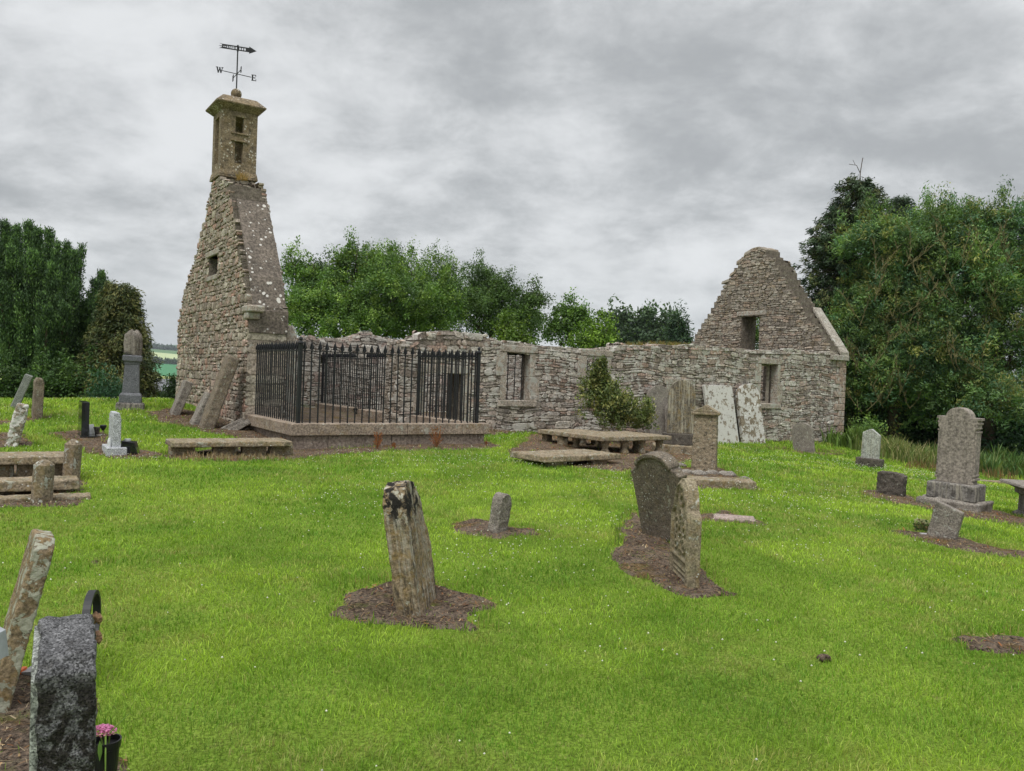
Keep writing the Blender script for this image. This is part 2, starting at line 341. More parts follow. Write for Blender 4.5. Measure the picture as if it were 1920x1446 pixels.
for k, pl in enumerate(SOIL):
    a = np.array(pl); d0 = a[:, 1].mean(); st = .02 if d0 < 8 else (.04 if d0 < 14 else .08)
    x = np.arange(a[:, 0].min()-.2, a[:, 0].max()+.2, st); y = np.arange(a[:, 1].min()-.2, a[:, 1].max()+.2, st)
    X, Y = np.meshgrid(x, y); Mk = soil_mask(X, Y, k); Bm = Mk.astype(float)
    for _ in range(4): Bp = np.pad(Bm, 1); Bm = (Bp[1:-1, 1:-1]*2+Bp[:-2, 1:-1]+Bp[2:, 1:-1]+Bp[1:-1, :-2]+Bp[1:-1, 2:])/6
    Z = Tn(X, Y)-.012+Bm*.022+((vnoise(X, Y, .12, 9)-.3)*.022+(vnoise(X, Y, .04, 10)-.5)*.016)*Bm
    I = np.arange(X.size).reshape(X.shape); cm = Mk[:-1, :-1] | Mk[1:, 1:]
    F = np.stack([I[:-1, :-1], I[:-1, 1:], I[1:, 1:], I[1:, :-1]], -1)[cm]
    if not len(F): continue
    used = np.unique(F); mp = np.zeros(X.size, int); mp[used] = np.arange(len(used))
    tag(np_mesh('soil_patch', np.stack([X, Y, Z], -1).reshape(-1, 3)[used], [mp[F]], M_soil, smooth=True), 'bare brown soil patch around the gravestones', kind='structure')
# church footprint: no turf inside
CHF = [tuple(CH(X, Y, 0)[:2]) for X, Y in ((4.5, 16.95), (4.75, 14.1), (8.7, 14.1), (8.7, 16.9), (25, 16.9), (25, 24.5), (4.5, 24.5))]
# ------------------------------------------------------------------ grass
def blades(n_target, r0, r1, dens0, rflat, seed, hh=(.017, .038), half_ang=.66, wk=.00085):
    r_ = np.random.default_rng(seed); rr = np.linspace(r0, r1, 400); dens = np.where(rr < rflat, dens0, dens0*(rflat/rr)**2)
    pdf = dens*2*half_ang*rr; cdf = np.cumsum(pdf); N = int(cdf[-1]*(rr[1]-rr[0])); cdf /= cdf[-1]
    r = np.interp(r_.random(N), cdf, rr); th = (r_.random(N)-.5)*2*half_ang; x = r*np.sin(th); y = r*np.cos(th)
    keep = (~soil_mask(x+r_.normal(0, .035, N), y+r_.normal(0, .035, N)) | (r_.random(N) < .03)) & ~inpoly(x, y, CHF); x = x[keep]; y = y[keep]; r = r[keep]; N = len(x)
    z = Tn(x, y); clump = vnoise(x, y, .22, 21); big = vnoise(x, y, 1.6, 22); mid = vnoise(x, y, .55, 23); dry = vnoise(x+9, y, .8, 24)*.55+vnoise(x, y, .13, 25)*.45
    h = (hh[0]+(hh[1]-hh[0])*r_.random(N))*(.6+.7*clump)*(.85+.3*big); w_ = np.maximum(.0032, r*wk)*(.7+.6*r_.random(N))
    h = np.maximum(h, r*.0036*(.5+.8*clump))
    az = vnoise(x, y, .25, 26)*9+(r_.random(N)-.5)*4.5; lean = (.25+.75*r_.random(N))*h; dx = np.cos(az)*lean; dy = np.sin(az)*lean
    fa = r_.random(N)*math.pi; wx = np.cos(fa)*w_/2; wy = np.sin(fa)*w_/2
    V = np.zeros((N, 5, 3)); V[:, 0] = np.stack([x-wx, y-wy, z-.005], -1); V[:, 1] = np.stack([x+wx, y+wy, z-.005], -1)
    mx, my, mz = x+dx*.35, y+dy*.35, z+h*.6
    V[:, 2] = np.stack([mx+wx*.8, my+wy*.8, mz], -1); V[:, 3] = np.stack([mx-wx*.8, my-wy*.8, mz], -1); V[:, 4] = np.stack([x+dx, y+dy, z+h], -1)
    g_lo = np.array([.145, .285, .03]); g_hi = np.array([.37, .52, .065]); blu = np.array([.12, .24, .03]); dr = np.array([.42, .37, .15])
    t = np.clip(.5+(big-.5)*1.3+(mid-.5)*1.3+(r_.random(N)-.5)*1.0, 0, 1)[:, None]; col = g_lo*(1-t)+g_hi*t
    bt = np.clip((vnoise(x, y, .7, 28)-.62)*4, 0, .6)[:, None]; col = col*(1-bt)+blu*bt
    dt = (np.clip((dry-.57)*7, 0, .8)*r_.random(N) + (r_.random(N) < .05)*.6)[:, None].clip(0, .85); col = col*(1-dt)+dr*dt
    col = col*(.65+.7*r_.random((N, 1))); cc = np.repeat(col[:, None, :], 5, 1)*np.array([.85, .85, 1, 1, 1.08])[None, :, None]  # root shading painted into the blade colour: darker foot, lighter tip
    I = np.arange(N)[:, None]*5
    return V.reshape(-1, 3), I+np.array([[0, 1, 2, 3]]), I+np.array([[3, 2, 4]]), cc.reshape(-1, 3)
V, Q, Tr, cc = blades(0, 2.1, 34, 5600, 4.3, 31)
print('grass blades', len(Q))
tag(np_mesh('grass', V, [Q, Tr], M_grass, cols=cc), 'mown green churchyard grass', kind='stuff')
# longer tufts round the soil edges and in the lawn
def tufts(name, pts, hgt, n_each, cols, spread, kind='stuff', label=None, wid=.006, mat=None, cat=None, lean=.5, group=None):
    Vs = []; Cs = []; r_ = np.random.default_rng(len(pts)+int(hgt*100)); pts = np.asarray(pts); N = len(pts)*n_each; P_ = np.repeat(pts, n_each, 0)
    x = P_[:, 0]+r_.normal(0, spread, N); y = P_[:, 1]+r_.normal(0, spread, N); z = Tn(x, y)
    h = hgt*(.5+.7*r_.random(N))*(.45+1.0*vnoise(x, y, .55, 61)); az = r_.random(N)*6.28; l_ = h*lean*r_.random(N); fa = r_.random(N)*3.14; ww = wid*(.6+.8*r_.random(N)); wx = np.cos(fa)*ww/2; wy = np.sin(fa)*ww/2
    V = np.zeros((N, 5, 3)); dx = np.cos(az)*l_; dy = np.sin(az)*l_
    V[:, 0] = np.stack([x-wx, y-wy, z], -1); V[:, 1] = np.stack([x+wx, y+wy, z], -1); V[:, 2] = np.stack([x+dx*.3+wx, y+dy*.3+wy, z+h*.6], -1); V[:, 3] = np.stack([x+dx*.3-wx, y+dy*.3-wy, z+h*.6], -1); V[:, 4] = np.stack([x+dx, y+dy, z+h], -1)
    cols = np.array(cols); t = r_.random(N)[:, None]; ci = r_.integers(0, len(cols), N); c = cols[ci]*(.7+.6*t)
    I = np.arange(N)[:, None]*5
    return tag(np_mesh(name, V.reshape(-1, 3), [I+np.array([[0, 1, 2, 3]]), I+np.array([[3, 2, 4]])], mat or M_grass, cols=np.repeat(c, 5, 0)), label, cat, group, kind)
def edge_points(keys, step=.04, out=.03):
    P_ = []
    for k in keys:
        pl = SOIL[k]
        for (x1, y1), (x2, y2) in zip(pl, pl[1:]+pl[:1]):
            L = math.hypot(x2-x1, y2-y1); n = max(1, int(L/step))
            for i in range(n):
                t = (i+random.random())/n; P_.append((x1+(x2-x1)*t+random.gauss(0, .04), y1+(y2-y1)*t+random.gauss(0, .04)))
    P_ = np.array(P_); return P_[~soil_mask(P_[:, 0], P_[:, 1])]
tufts('grass_edging', edge_points(range(len(SOIL))), .065, 5, [(.10, .2, .02), (.16, .28, .03), (.3, .28, .1)], .02, label='longer grass along the edges of the bare soil', wid=.005)
tufts('dead_grass', np.array([(random.choice(SOIL[k])) for k in (0,)]), .05, 3, [(.4, .3, .15)], .1, label='pale dead grass wisps on bare soil')
# dry clippings lying on the soil
def litter(name, keys, dens, label):
    Vs = []; 
    r_ = np.random.default_rng(5); X = []; Y = []
    for k in keys:
        a = np.array(SOIL[k]); x0, y0 = a.min(0); x1, y1 = a.max(0); n = int((x1-x0)*(y1-y0)*dens); x = x0+(x1-x0)*r_.random(n); y = y0+(y1-y0)*r_.random(n); mk = soil_mask(x, y, k, .12); X.append(x[mk]); Y.append(y[mk])
    x = np.concatenate(X); y = np.concatenate(Y); N = len(x); z = Tn(x, y)+.014+.018*r_.random(N); L = (.012+.05*r_.random(N)**2); wd = np.where(r_.random(N) < .1, .007, .0022)*(1+.06*np.hypot(x, y)); L = L*.75*(1+.03*np.hypot(x, y)); a = r_.random(N)*6.28; ca, sa_ = np.cos(a), np.sin(a); tz = (r_.random(N)-.5)*.5*L
    V = np.zeros((N, 4, 3))
    for i, (s, t) in enumerate(((-1, -1), (1, -1), (1, 1), (-1, 1))):
        V[:, i] = np.stack([x+ca*L*s/2-sa_*wd*t/2, y+sa_*L*s/2+ca*wd*t/2, z+tz*s], -1)
    cs = np.array([(.22, .12, .05), (.30, .2, .1), (.12, .08, .05), (.34, .27, .17), (.26, .10, .03)]); c = cs[r_.integers(0, 5, N)]*(.6+.7*r_.random((N, 1)))
    tag(np_mesh(name, V.reshape(-1, 3), [np.arange(N*4).reshape(N, 4)], M_needle, cols=np.repeat(c, 4, 0)), label, kind='stuff')
litter('dead_clippings', list(range(len(SOIL))), 900, 'brown dead clippings scattered over the bare soil')
# clover and daisy heads in the lawn
def flowers():
    r_ = np.random.default_rng(77); n = 26000; r = 2.6+21*r_.random(n)**.8; th = (r_.random(n)-.5)*1.3; x = r*np.sin(th); y = r*np.cos(th)
    k = (vnoise(x, y, 1.9, 41)*.6+vnoise(x, y, .6, 42)*.4); keep = (r_.random(n) < np.clip((k-.38)*1.6, .02, 1)*np.clip(r/14, .06, 1)) & ~soil_mask(x, y) & ~inpoly(x, y, CHF); x, y, r = x[keep], y[keep], r[keep]; N = len(x)
    s = .0055*(.7+.6*r_.random(N))*(1+r*.03); z = Tn(x, y)+.045+.02*r_.random(N)+r*.002; O = np.array([(1, 0, 0), (0, 1, 0), (-1, 0, 0), (0, -1, 0), (0, 0, .9), (0, 0, -.7)])
    V = np.stack([x, y, z], -1)[:, None, :]+O[None]*s[:, None, None]; F = np.array([(0, 1, 4), (1, 2, 4), (2, 3, 4), (3, 0, 4), (1, 0, 5), (2, 1, 5), (3, 2, 5), (0, 3, 5)])
    F = (np.arange(N)[:, None, None]*6+F[None]).reshape(-1, 3); c = np.repeat(np.array([.78, .78, .70])*(.7+.4*r_.random((N, 1))), 6, 0)
    tag(np_mesh('clover_flowers', V.reshape(-1, 3), [F], M_leaf, cols=c, smooth=True), 'small white clover heads dotted through the lawn', kind='stuff')
flowers()
# ------------------------------------------------------------------ masonry
PAL_WALL = [(.31,.28,.245),(.25,.22,.19),(.33,.26,.22),(.21,.18,.155),(.38,.35,.32),(.28,.23,.20),(.35,.32,.28),(.42,.40,.36),(.16,.13,.11),(.40,.37,.32),(.30,.21,.17),(.23,.20,.18),(.34,.29,.25)]
PAL_WEST = [(.31,.27,.22),(.26,.22,.18),(.34,.26,.21),(.37,.33,.27),(.23,.19,.15),(.29,.25,.21),(.33,.24,.20),(.41,.37,.31),(.30,.19,.15),(.22,.18,.15),(.27,.23,.19)]
PAL_EAST = [(.30,.27,.23),(.25,.22,.185),(.31,.26,.21),(.21,.185,.155),(.37,.34,.29),(.28,.22,.18),(.26,.23,.20)]
M_rubble = stone('rubble_stone', (.36, .32, .27), (.25, .21, .18), lich=.62, lcol=(.56, .54, .49), lscale=3.2, dark=.5, och=.12, bump=.9, scale=3, tint=True, spots=.55, spotscale=9)
M_rubble_w = stone('west_rubble', (.30, .26, .20), (.20, .17, .13), lich=.35, lcol=(.46, .45, .39), lscale=4, dark=.35, och=.15, bump=.9, scale=3, tint=True, spots=.25, spotscale=9)
M_rubble_e = stone('east_rubble', (.30, .26, .20), (.20, .16, .12), lich=.3, lcol=(.42, .41, .35), lscale=4, dark=.4, och=.3, bump=.9, scale=3, tint=True, spots=.4, spotscale=9)
M_mortar = stone('old_mortar', (.21, .18, .148), (.13, .11, .09), lich=.2, lcol=(.35, .33, .28), lscale=5, dark=.3, bump=1, scale=8)
M_dress = stone('dressed_stone', (.38, .33, .28), (.29, .25, .21), lich=.7, lcol=(.46, .46, .41), lscale=6, dark=.35, och=.15, bump=.5, scale=4, spots=.5)
M_bell = stone('belfry_stone', (.23, .18, .12), (.165, .13, .09), lich=.12, lcol=(.42, .40, .32), lscale=9, dark=.45, och=.25, bump=.5, scale=4, spots=1.0, spotscale=15, spcol=(.52, .49, .42))
M_skew = stone('skew_stone', (.165, .138, .115), (.115, .097, .082), lich=.12, lcol=(.5, .48, .44), lscale=9, dark=.3, bump=.35, scale=3, spots=1.15, spotscale=9, spcol=(.6, .58, .54))
WK = [1.0]
def warp(s, z): return WK[0]*(.035*math.sin(s*1.7+z*2.3)+.02*math.sin(s*4.1-z*1.3+1))
def stones(O, d, n, s0, s1, z0, prof, holes=(), hh=(.07, .15), ll=(.15, .5), pal=PAL_WALL, proud=(.01, .055), gap=.008, seed=1, zmax=None, quoins=None):
    """irregular coursed rubble on one face. O origin, d along, n outward; returns V,F4,F3,cols"""
    R = random.Random(seed); V = []; F4 = []; F3 = []; Cc = []
    zt = zmax if zmax is not None else max(prof(s0+(s1-s0)*i/200) for i in range(201)); z = z0; ci = 0
    def one(a, b, za, zb, base=0.0):
        if b-a < .03 or zb-za < .02: return
        p = R.uniform(*proud)*(.6 if R.random() < .5 else 1)+base; g = gap*R.uniform(.4, 1.5); j = lambda k=.012: R.uniform(-k, k); i0 = len(V); p *= .62
        a += g/2; b -= g/2; za += g/2; zb -= g/2; w_ = b-a; h_ = zb-za; cx = min(.3, .03/w_+R.uniform(.02, .12)); cz = min(.35, .02/h_+R.uniform(.03, .15))
        ring = [(a+w_*cx, za), (b-w_*cx, za), (b, za+h_*cz), (b, zb-h_*cz), (b-w_*cx, zb), (a+w_*cx, zb), (a, zb-h_*cz), (a, za+h_*cz)]
        ring = [(s_+j(), z_+j()) for s_, z_ in ring]; cs = (a+b)/2; cz_ = (za+zb)/2; col = R.choice(pal); k = R.uniform(.8, 1.4); col = tuple(c*k for c in col)
        for dep, sc in ((-.10, 1.0), (p*.55, 1.0), (p, .88)):
            tilt = R.uniform(-.3, .3)*p
            for s_, z_ in ring:
                ss = cs+(s_-cs)*sc; zz_ = cz_+(z_-cz_)*sc; q = O+d*ss+n*(dep+(tilt*(ss-cs)/w_*2 if dep > 0 else 0)+(j(.006) if dep > 0 else 0)); V.append((q.x, q.y, q.z+zz_+warp(ss, zz_))); Cc.append(col)
        q = O+d*cs+n*(p*1.05+j(.006)); V.append((q.x, q.y, q.z+cz_+warp(cs, cz_))); Cc.append(col)
        for r in (0, 8):
            for i in range(8): F4.append((i0+r+i, i0+r+(i+1) % 8, i0+r+8+(i+1) % 8, i0+r+8+i))
        for i in range(8): F3.append((i0+16+i, i0+16+(i+1) % 8, i0+24))
    while z < zt:
        h = R.uniform(*hh)*(1.5 if R.random() < .1 else 1); s = s0-R.random()*.05; ci += 1
        while s < s1-.04:
            l = R.uniform(*ll)*(.6 if R.random() < .3 else 1); e = min(s+l, s1)
            if s1-e < .08: e = s1
            a, b = max(s, s0), e; c = (a+b)/2; zc = z+h/2; top = min(prof(c), prof(a)+.03, prof(b)+.03)
            if zc < top:
                segs = [(a, b)]
                for (h0, h1, hz0, hz1) in holes:
                    if hz0 < zc+.0 < hz1:
                        ns = []
                        for x, y in segs:
                            if y <= h0 or x >= h1: ns.append((x, y))
                            else:
                                if x < h0: ns.append((x, h0))
                                if y > h1: ns.append((h1, y))
                        segs = ns
                for x, y in segs:
                    if h > .09 and R.random() < .5: m_ = z+h*R.uniform(.35, .65); one(x, y, z, m_); one(x, y, m_, z+h)
                    else: one(x, y, z, z+h*R.uniform(.92, 1.04))
            s = e
        z += h
    return V, F4, F3, Cc
def core(O, d, n, s0, s1, z0, prof, th, holes=(), step=.16, drop=.05):
    """solid wall core (mortar and hearting) behind the facing, from face 0 to depth th"""
    mb = MB(); cuts = set([s0, s1]); k = int((s1-s0)/step)+1
    for i in range(k+1): cuts.add(round(s0+(s1-s0)*i/k, 4))
    for h in holes: cuts.add(round(h[0], 4)); cuts.add(round(h[1], 4))
    cuts = sorted(c_ for c_ in cuts if s0 <= c_ <= s1)
    ax = Matrix(((d.x, n.x, 0, O.x), (d.y, n.y, 0, O.y), (0, 0, 1, O.z), (0, 0, 0, 1)))
    for a, b in zip(cuts, cuts[1:]):
        if b-a < .005: continue
        c_ = (a+b)/2; top = prof(c_)-drop; spans = [(z0, top)]
        for h0, h1, hz0, hz1 in holes:
            if h0 <= c_ <= h1:
                ns = []
                for x, y in spans:
                    if y <= hz0 or x >= hz1: ns.append((x, y))
                    else:
                        if x < hz0: ns.append((x, hz0))
                        if y > hz1: ns.append((hz1, y))
                spans = ns
        for x, y in spans:
            if y-x > .02: mb.box(a, b, -th, -.004+random.uniform(-.003, .0), x, y, ax)
    return mb
def mesh_from(name, parts, mat, parent):
    V = []; F4 = []; F3 = []; Cc = []
    for v, f4, f3, c in parts:
        o = len(V); V += v; F4 += [tuple(i+o for i in f) for f in f4]; F3 += [tuple(i+o for i in f) for f in f3]; Cc += c
    return np_mesh(name, np.array(V), [np.array(F4), np.array(F3)], mat, parent, cols=np.array(Cc))
def capping(O, d, n, s0, s1, prof, th, pal, seed, sz=(.18, .42)):
    """loose stones lying over the broken wall head, through its thickness"""
    R = random.Random(seed); V = []; F4 = []; Cc = []; s = s0
    while s < s1:
        l = R.uniform(*sz); t = -th+.02
        while t < 0.0:
            dp = R.uniform(.18, .4); e = min(t+dp, .03); h = R.uniform(.05, .13); i0 = len(V); col = R.choice(pal); k = R.uniform(.75, 1.25); zb = prof(min(s+l/2, s1))-.10
            slope = (prof(min(s+l, s1))-prof(s))/l; slope = max(-.5, min(.5, slope))
            for (a, b_, c_) in ((s, t, 0), (s+l, t, 0), (s+l, e, 0), (s, e, 0), (s+.02, t+.02, h), (s+l-.02, t+.02, h), (s+l-.02, e-.02, h), (s+.02, e-.02, h)):
                q = O+d*(a+R.uniform(-.015, .015))+n*(b_+R.uniform(-.015, .015)); V.append((q.x, q.y, q.z+zb+c_+(a-s-l/2)*slope+R.uniform(-.012, .012))); Cc.append(tuple(x*k for x in col))
            F4 += [tuple(i0+i for i in f) for f in ((0, 3, 2, 1), (4, 5, 6, 7), (0, 1, 5, 4), (1, 2, 6, 5), (2, 3, 7, 6), (3, 0, 4, 7))]; t = e+.01
        s += l+.005
    return V, F4, [], Cc
def lin(pts):
    xs = [p[0] for p in pts]; zs = [p[1] for p in pts]
    return lambda s: float(np.interp(s, xs, zs))
XW, WG, XE, ZE = 4.645, 6.86, 24.7, 1.21; YS = 17.0; YN = YS+WG; YC = (YS+YN)/2
church = empty('ruined_church', Matrix.Translation(CH(XW, YS, -1.4)))
tag(church, 'roofless ruined stone church with tall belfry gable, long windowed wall and broken far gable', 'church ruin')
CHM = Matrix(((E_.x, N_.x, 0, 0), (E_.y, N_.y, 0, 0), (0, 0, 1, EYE), (0, 0, 0, 1)))   # church coords -> world
def CP_(o, parent=church):  # keep world position under a placed parent
    o.parent = parent; o.matrix_parent_inverse = parent.matrix_world.inverted() if parent is church else Matrix(); return o
def chb(mb, name, mat, parent=None, **k):
    o = mb.build(name, mat, None, CHM, **k); o.parent = church if parent is None else parent
    bpy.context.view_layer.update() if False else None
    o.matrix_parent_inverse = (Matrix.Translation(CH(XW, YS, -1.4)).inverted() if parent is None else CHM.inverted()); return o
CW_INV = Matrix.Translation(CH(XW, YS, -1.4)).inverted()
def chmesh(name, parts, mat, parent=None):
    o = mesh_from(name, parts, mat, None); o.parent = church if parent is None else parent; o.matrix_parent_inverse = CW_INV if parent is None else CHM.inverted(); return o
# ---- west gable
lp = [on_X(px, py, XW) for px, py in ((332, 600), (345, 545), (360, 500), (372, 455), (383, 412), (392, 370), (397, 335))]
rp = [on_X(px, py, XW) for px, py in ((429, 335), (436, 375), (443, 420), (452, 470), (460, 520), (470, 580))]
print('west gable left', [(round(a, 2), round(b, 2)) for a, b in lp]); print('west gable right', [(round(a, 2), round(b, 2)) for a, b in rp])
gp = sorted([(YS, 1.2)]+rp+lp+[(YN, 1.0)]); gp = [(min(max(a, YS), YN), b) for a, b in gp]
BY0, BY1, BX1, BZ0, BZ1 = 19.77, 20.58, XW+.83, 4.5, 6.0
profW = lin([(YS, 1.22)]+sorted([(a, b) for a, b in rp+lp if YS+.05 < a < YN-.05])+[(YN, 1.15)])
TW = .81
ww0, wz0 = on_X(391, 520, XW); ww1, wz1 = on_X(409, 477, XW); print('west window', ww0, ww1, wz0, wz1)
hW = [(min(ww0, ww1), max(ww0, ww1), wz0, wz1)]
OW = CH(XW, 0, 0); nW = -E_; WK[0] = .25
wg = chb(core(Vector((0, 0, 0)), Vector((0, 1, 0)), Vector((-1, 0, 0)), YS, YN, -1.9, profW, TW, hW).build if False else core(Vector((XW, 0, 0)), Vector((0, 1, 0)), Vector((-1, 0, 0)), YS, YN, -1.9, profW, TW, hW, .05, .12), 'west_gable', M_mortar)
P_ = [stones(OW, N_, nW, YS, YN, -1.5, profW, hW, (.07, .19), (.13, .34), PAL_WEST, (.015, .07), seed=3)]
# south end of the gable below the kneeler, and its inner face
P_.append(stones(CH(XW, YS, 0), E_, -N_, 0, TW, -1.5, lambda s: .72, (), (.16, .3), (.3, .85), [(.36, .33, .27), (.31, .28, .22), (.34, .29, .24)], (.01, .03), seed=4))
P_.append(stones(CH(XW+TW, 0, 0), -N_, E_, -YN, -YS, -1.5, lambda s: profW(-s), [(-hW[0][1], -hW[0][0], wz0, wz1)], (.08, .18), (.15, .45), PAL_WEST, (.015, .05), seed=5))
def slope_pts(side):
    a = sorted(p for p in (rp if side == 's' else lp) if YS < p[0] < YN); return a
chmesh('gable_rubble', P_, M_rubble_w, wg)
# smooth south skew: slabs following the slope
sp_ = [(YS+.02, 1.2)]+[p for p in sorted(rp) if p[0] > YS+.05]; sp_ = [(y, z+.045) for y, z in sp_ if z < 4.0]
mb = MB(); ring = []
for i, (y, z) in enumerate(sp_): ring.append([(XW+.09, y, z-.10), (XW+TW-.03, y, z-.10), (XW+TW-.03, y, z), (XW+.09, y, z)])
mb.loft(ring); chb(mb, 'skew', M_skew)
mb = MB(); mb.box(XW+.02, XW+TW+.02, YS-.035, YS+.4, .70, 1.19); chb(mb, 'skew_block', M_skew, bevel=.015)
mb = MB(); mb.box(XW-.06, XW+.28, YS-.22, YS+.3, 1.12, 1.26); mb.box(XW-.04, XW+.22, YS-.1, YS+.2, .98, 1.12); chb(mb, 'kneeler', M_dress, bevel=.03)
# lintel and sill of the west window
mb = MB(); mb.box(XW-.05, XW+.3, hW[0][0]-.18, hW[0][1]+.18, wz1-.0, wz1+.14); chb(mb, 'lintel', M_dress, bevel=.02)
mb = MB(); mb.box(XW-.05, XW+.3, hW[0][0]-.12, hW[0][1]+.12, wz0-.12, wz0); chb(mb, 'sill', M_dress, bevel=.02)
# ---- bellcote
bel = chb(MB().box(XW+.06, BX1-.06, BY0+.06, BY1-.06, 4.15, 4.5), 'bellcote', M_mortar)
def belpart(mb, name, mat=M_bell, **k): o = mb.build(name, mat, None, CHM, **k); o.parent = bel; o.matrix_parent_inverse = (CHM).inverted(); return o
chmesh('belfry_neck', [stones(CH(XW, BY0+.03, 0), E_, -N_, .03, .84, 3.95, lambda s: 4.52, (), (.07, .12), (.15, .4), PAL_WEST, (.01, .04), seed=6),
    stones(CH(XW+.03, 0, 0), N_, -E_, BY0+.03, BY1-.03, 3.95, lambda s: 4.52, (), (.07, .12), (.15, .4), PAL_WEST, (.01, .04), seed=7),
    stones(CH(BX1-.03, 0, 0), -N_, E_, -BY1+.03, -BY0-.03, 3.95, lambda s: 4.52, (), (.07, .12), (.15, .4), PAL_WEST, (.01, .04), seed=8)], M_rubble_w, bel)
mb = MB(); x0, x1, y0, y1 = XW, BX1, BY0, BY1
mb.frus(x0-.04, x1+.04, y0-.04, y1+.04, 4.42, 4.47, 0); mb.frus(x0-.04, x1+.04, y0-.04, y1+.04, 4.472, 4.60, .03)
belpart(mb, 'string_course', bevel=.01)
mb = MB(); t = .17
def frame(z0, z1, wx, wy, cxx=.5):
    cx = x0+(x1-x0)*cxx; cy = (y0+y1)/2
    for (a, b_) in ((x0, cx-wx/2), (cx+wx/2, x1)):
        mb.box(a, b_, y0, y0+t, z0, z1); mb.box(a, b_, y1-t, y1, z0, z1)
    for (a, b_) in ((y0+t, cy-wy/2), (cy+wy/2, y1-t)):
        mb.box(x0, x0+t, a, b_, z0, z1); mb.box(x1-t, x1, a, b_, z0, z1)
mb.box(x0, x1, y0, y1, 4.60, 4.78); frame(4.78, 5.28, .19, .36); mb.box(x0, x1, y0, y0+t, 5.28, 5.50); mb.box(x0, x1, y1-t, y1, 5.28, 5.50)
cyy = (y0+y1)/2
for xa, xb in ((x0, x0+t), (x1-t, x1)): mb.box(xa, xb, y0+t, cyy-.18, 5.28, 5.50); mb.box(xa, xb, cyy+.18, y1-t, 5.28, 5.50)
frame(5.50, 5.86, .19, .36); mb.box(x0, x1, y0, y1, 5.86, 6.0)
belpart(mb, 'belfry_shaft')
mb = MB(); cx = (x0+x1)/2
mb.box(cx-.19, cx+.19, y0-.035, y0+.02, 5.285, 5.33); belpart(mb, 'lower_hood', bevel=.008)
mb = MB(); mb.box(cx-.19, cx+.22, y0-.03, y0+.02, 5.455, 5.495); belpart(mb, 'window_ledge', bevel=.008)
mb = MB()
mb.ext([(cx+.16*math.cos(a)-0, 5.862+.06*math.sin(a)) for a in np.linspace(0, math.pi, 9)], y0-.025, y0+.01)
belpart(mb, 'hood_mould', bevel=.008)
mb = MB(); mb.loft([[(a, b_, z) for a, b_ in ((x0-o, y0-o), (x1+o, y0-o), (x1+o, y1+o), (x0-o, y1+o))] for o, z in ((.01, 5.995), (.05, 6.03), (.07, 6.05), (.13, 6.10), (.155, 6.125), (.16, 6.155), (.12, 6.19), (-.02, 6.33), (-.05, 6.345))])
belpart(mb, 'cornice', bevel=.006)
mb = MB(); cy = (y0+y1)/2; mb.lathe([(.15, 6.34), (.16, 6.37), (.14, 6.40), (.10, 6.41)], (cx, cy)); mb.lathe([(.001, 6.40)]+[(.125*math.sin(a), 6.52-.125*math.cos(a)) for a in np.linspace(.3, 2.9, 12)]+[(.001, 6.645)], (cx, cy))
belpart(mb, 'ball_finial', smooth=True)
# ---- weather vane
vane = empty('weather_vane', Matrix.Translation(CH(cx, cy, 6.64)) @ Matrix.Rotation(CHA, 4, 'Z')); tag(vane, 'black iron arrow weather vane with compass letters on the belfry ball', 'weather vane')
VM = vane.matrix_world.copy()
def vp(mb, name, **k): o = mb.build(name, M_iron, None, None, **k); o.parent = vane; return o
vp(MB().tube([(0, 0, -.05), (0, 0, 1.03)], .016, 8), 'mast')
h0 = .36
vp(MB().tube([(-.34, 0, h0+.0), (.34, 0, h0)], .009, 6), 'compass_arm'); vp(MB().tube([(0, -.34, h0), (0, .34, h0)], .009, 6), 'compass_arm')
def letter(name, strokes, loc, rot):
    mb = MB()
    for (xa, za, xb, zb, wd) in strokes:
        dx, dz = xb-xa, zb-za; L = math.hypot(dx, dz); px_, pz_ = -dz/L*wd/2, dx/L*wd/2
        mb.ext([(xa+px_, za+pz_), (xb+px_, zb+pz_), (xb-px_, zb-pz_), (xa-px_, za-pz_)], -.008+random.uniform(-.001, .001), .008+random.uniform(-.001, .001))
    o = vp(mb, name); o.matrix_local = Matrix.Translation(loc) @ Matrix.Rotation(rot, 4, 'Z'); return o
ra = -CHA+math.radians(14)
letter('letter_w', [(-.06, .065, -.03, -.065, .03), (-.03, -.065, 0, .05, .018), (0, .05, .03, -.065, .03), (.03, -.065, .06, .065, .018), (-.085, .065, -.035, .065, .012), (.035, .065, .085, .065, .012), (-.02, .06, .02, .06, .012)], (-.40, 0, h0), -.25)
letter('letter_e', [(-.03, -.07, -.03, .07, .034), (-.055, .066, .05, .066, .014), (-.055, -.066, .055, -.066, .014), (-.02, 0, .03, 0, .014), (.045, .07, .045, .03, .014), (.05, -.07, .05, -.028, .014), (.028, .022, .028, -.022, .012)], (.40, 0, h0), -.25)
letter('letter_n', [(-.045, -.065, -.045, .065, .016), (-.045, .065, .045, -.065, .03), (.045, -.065, .045, .065, .016), (-.07, .065, -.03, .065, .012), (.025, .065, .07, .065, .012), (-.07, -.065, -.025, -.065, .012)], (0, .36, h0), math.radians(90)-.12)
letter('letter_s', [(-.04, .03, -.03, .06, .02), (-.03, .06, .03, .06, .016), (.03, .06, .045, .03, .012), (-.045, .03, .04, -.03, .026), (.045, -.03, .03, -.06, .02), (.03, -.06, -.03, -.06, .016), (-.03, -.06, -.045, -.03, .012)], (0, -.36, h0), math.radians(90)-.12)
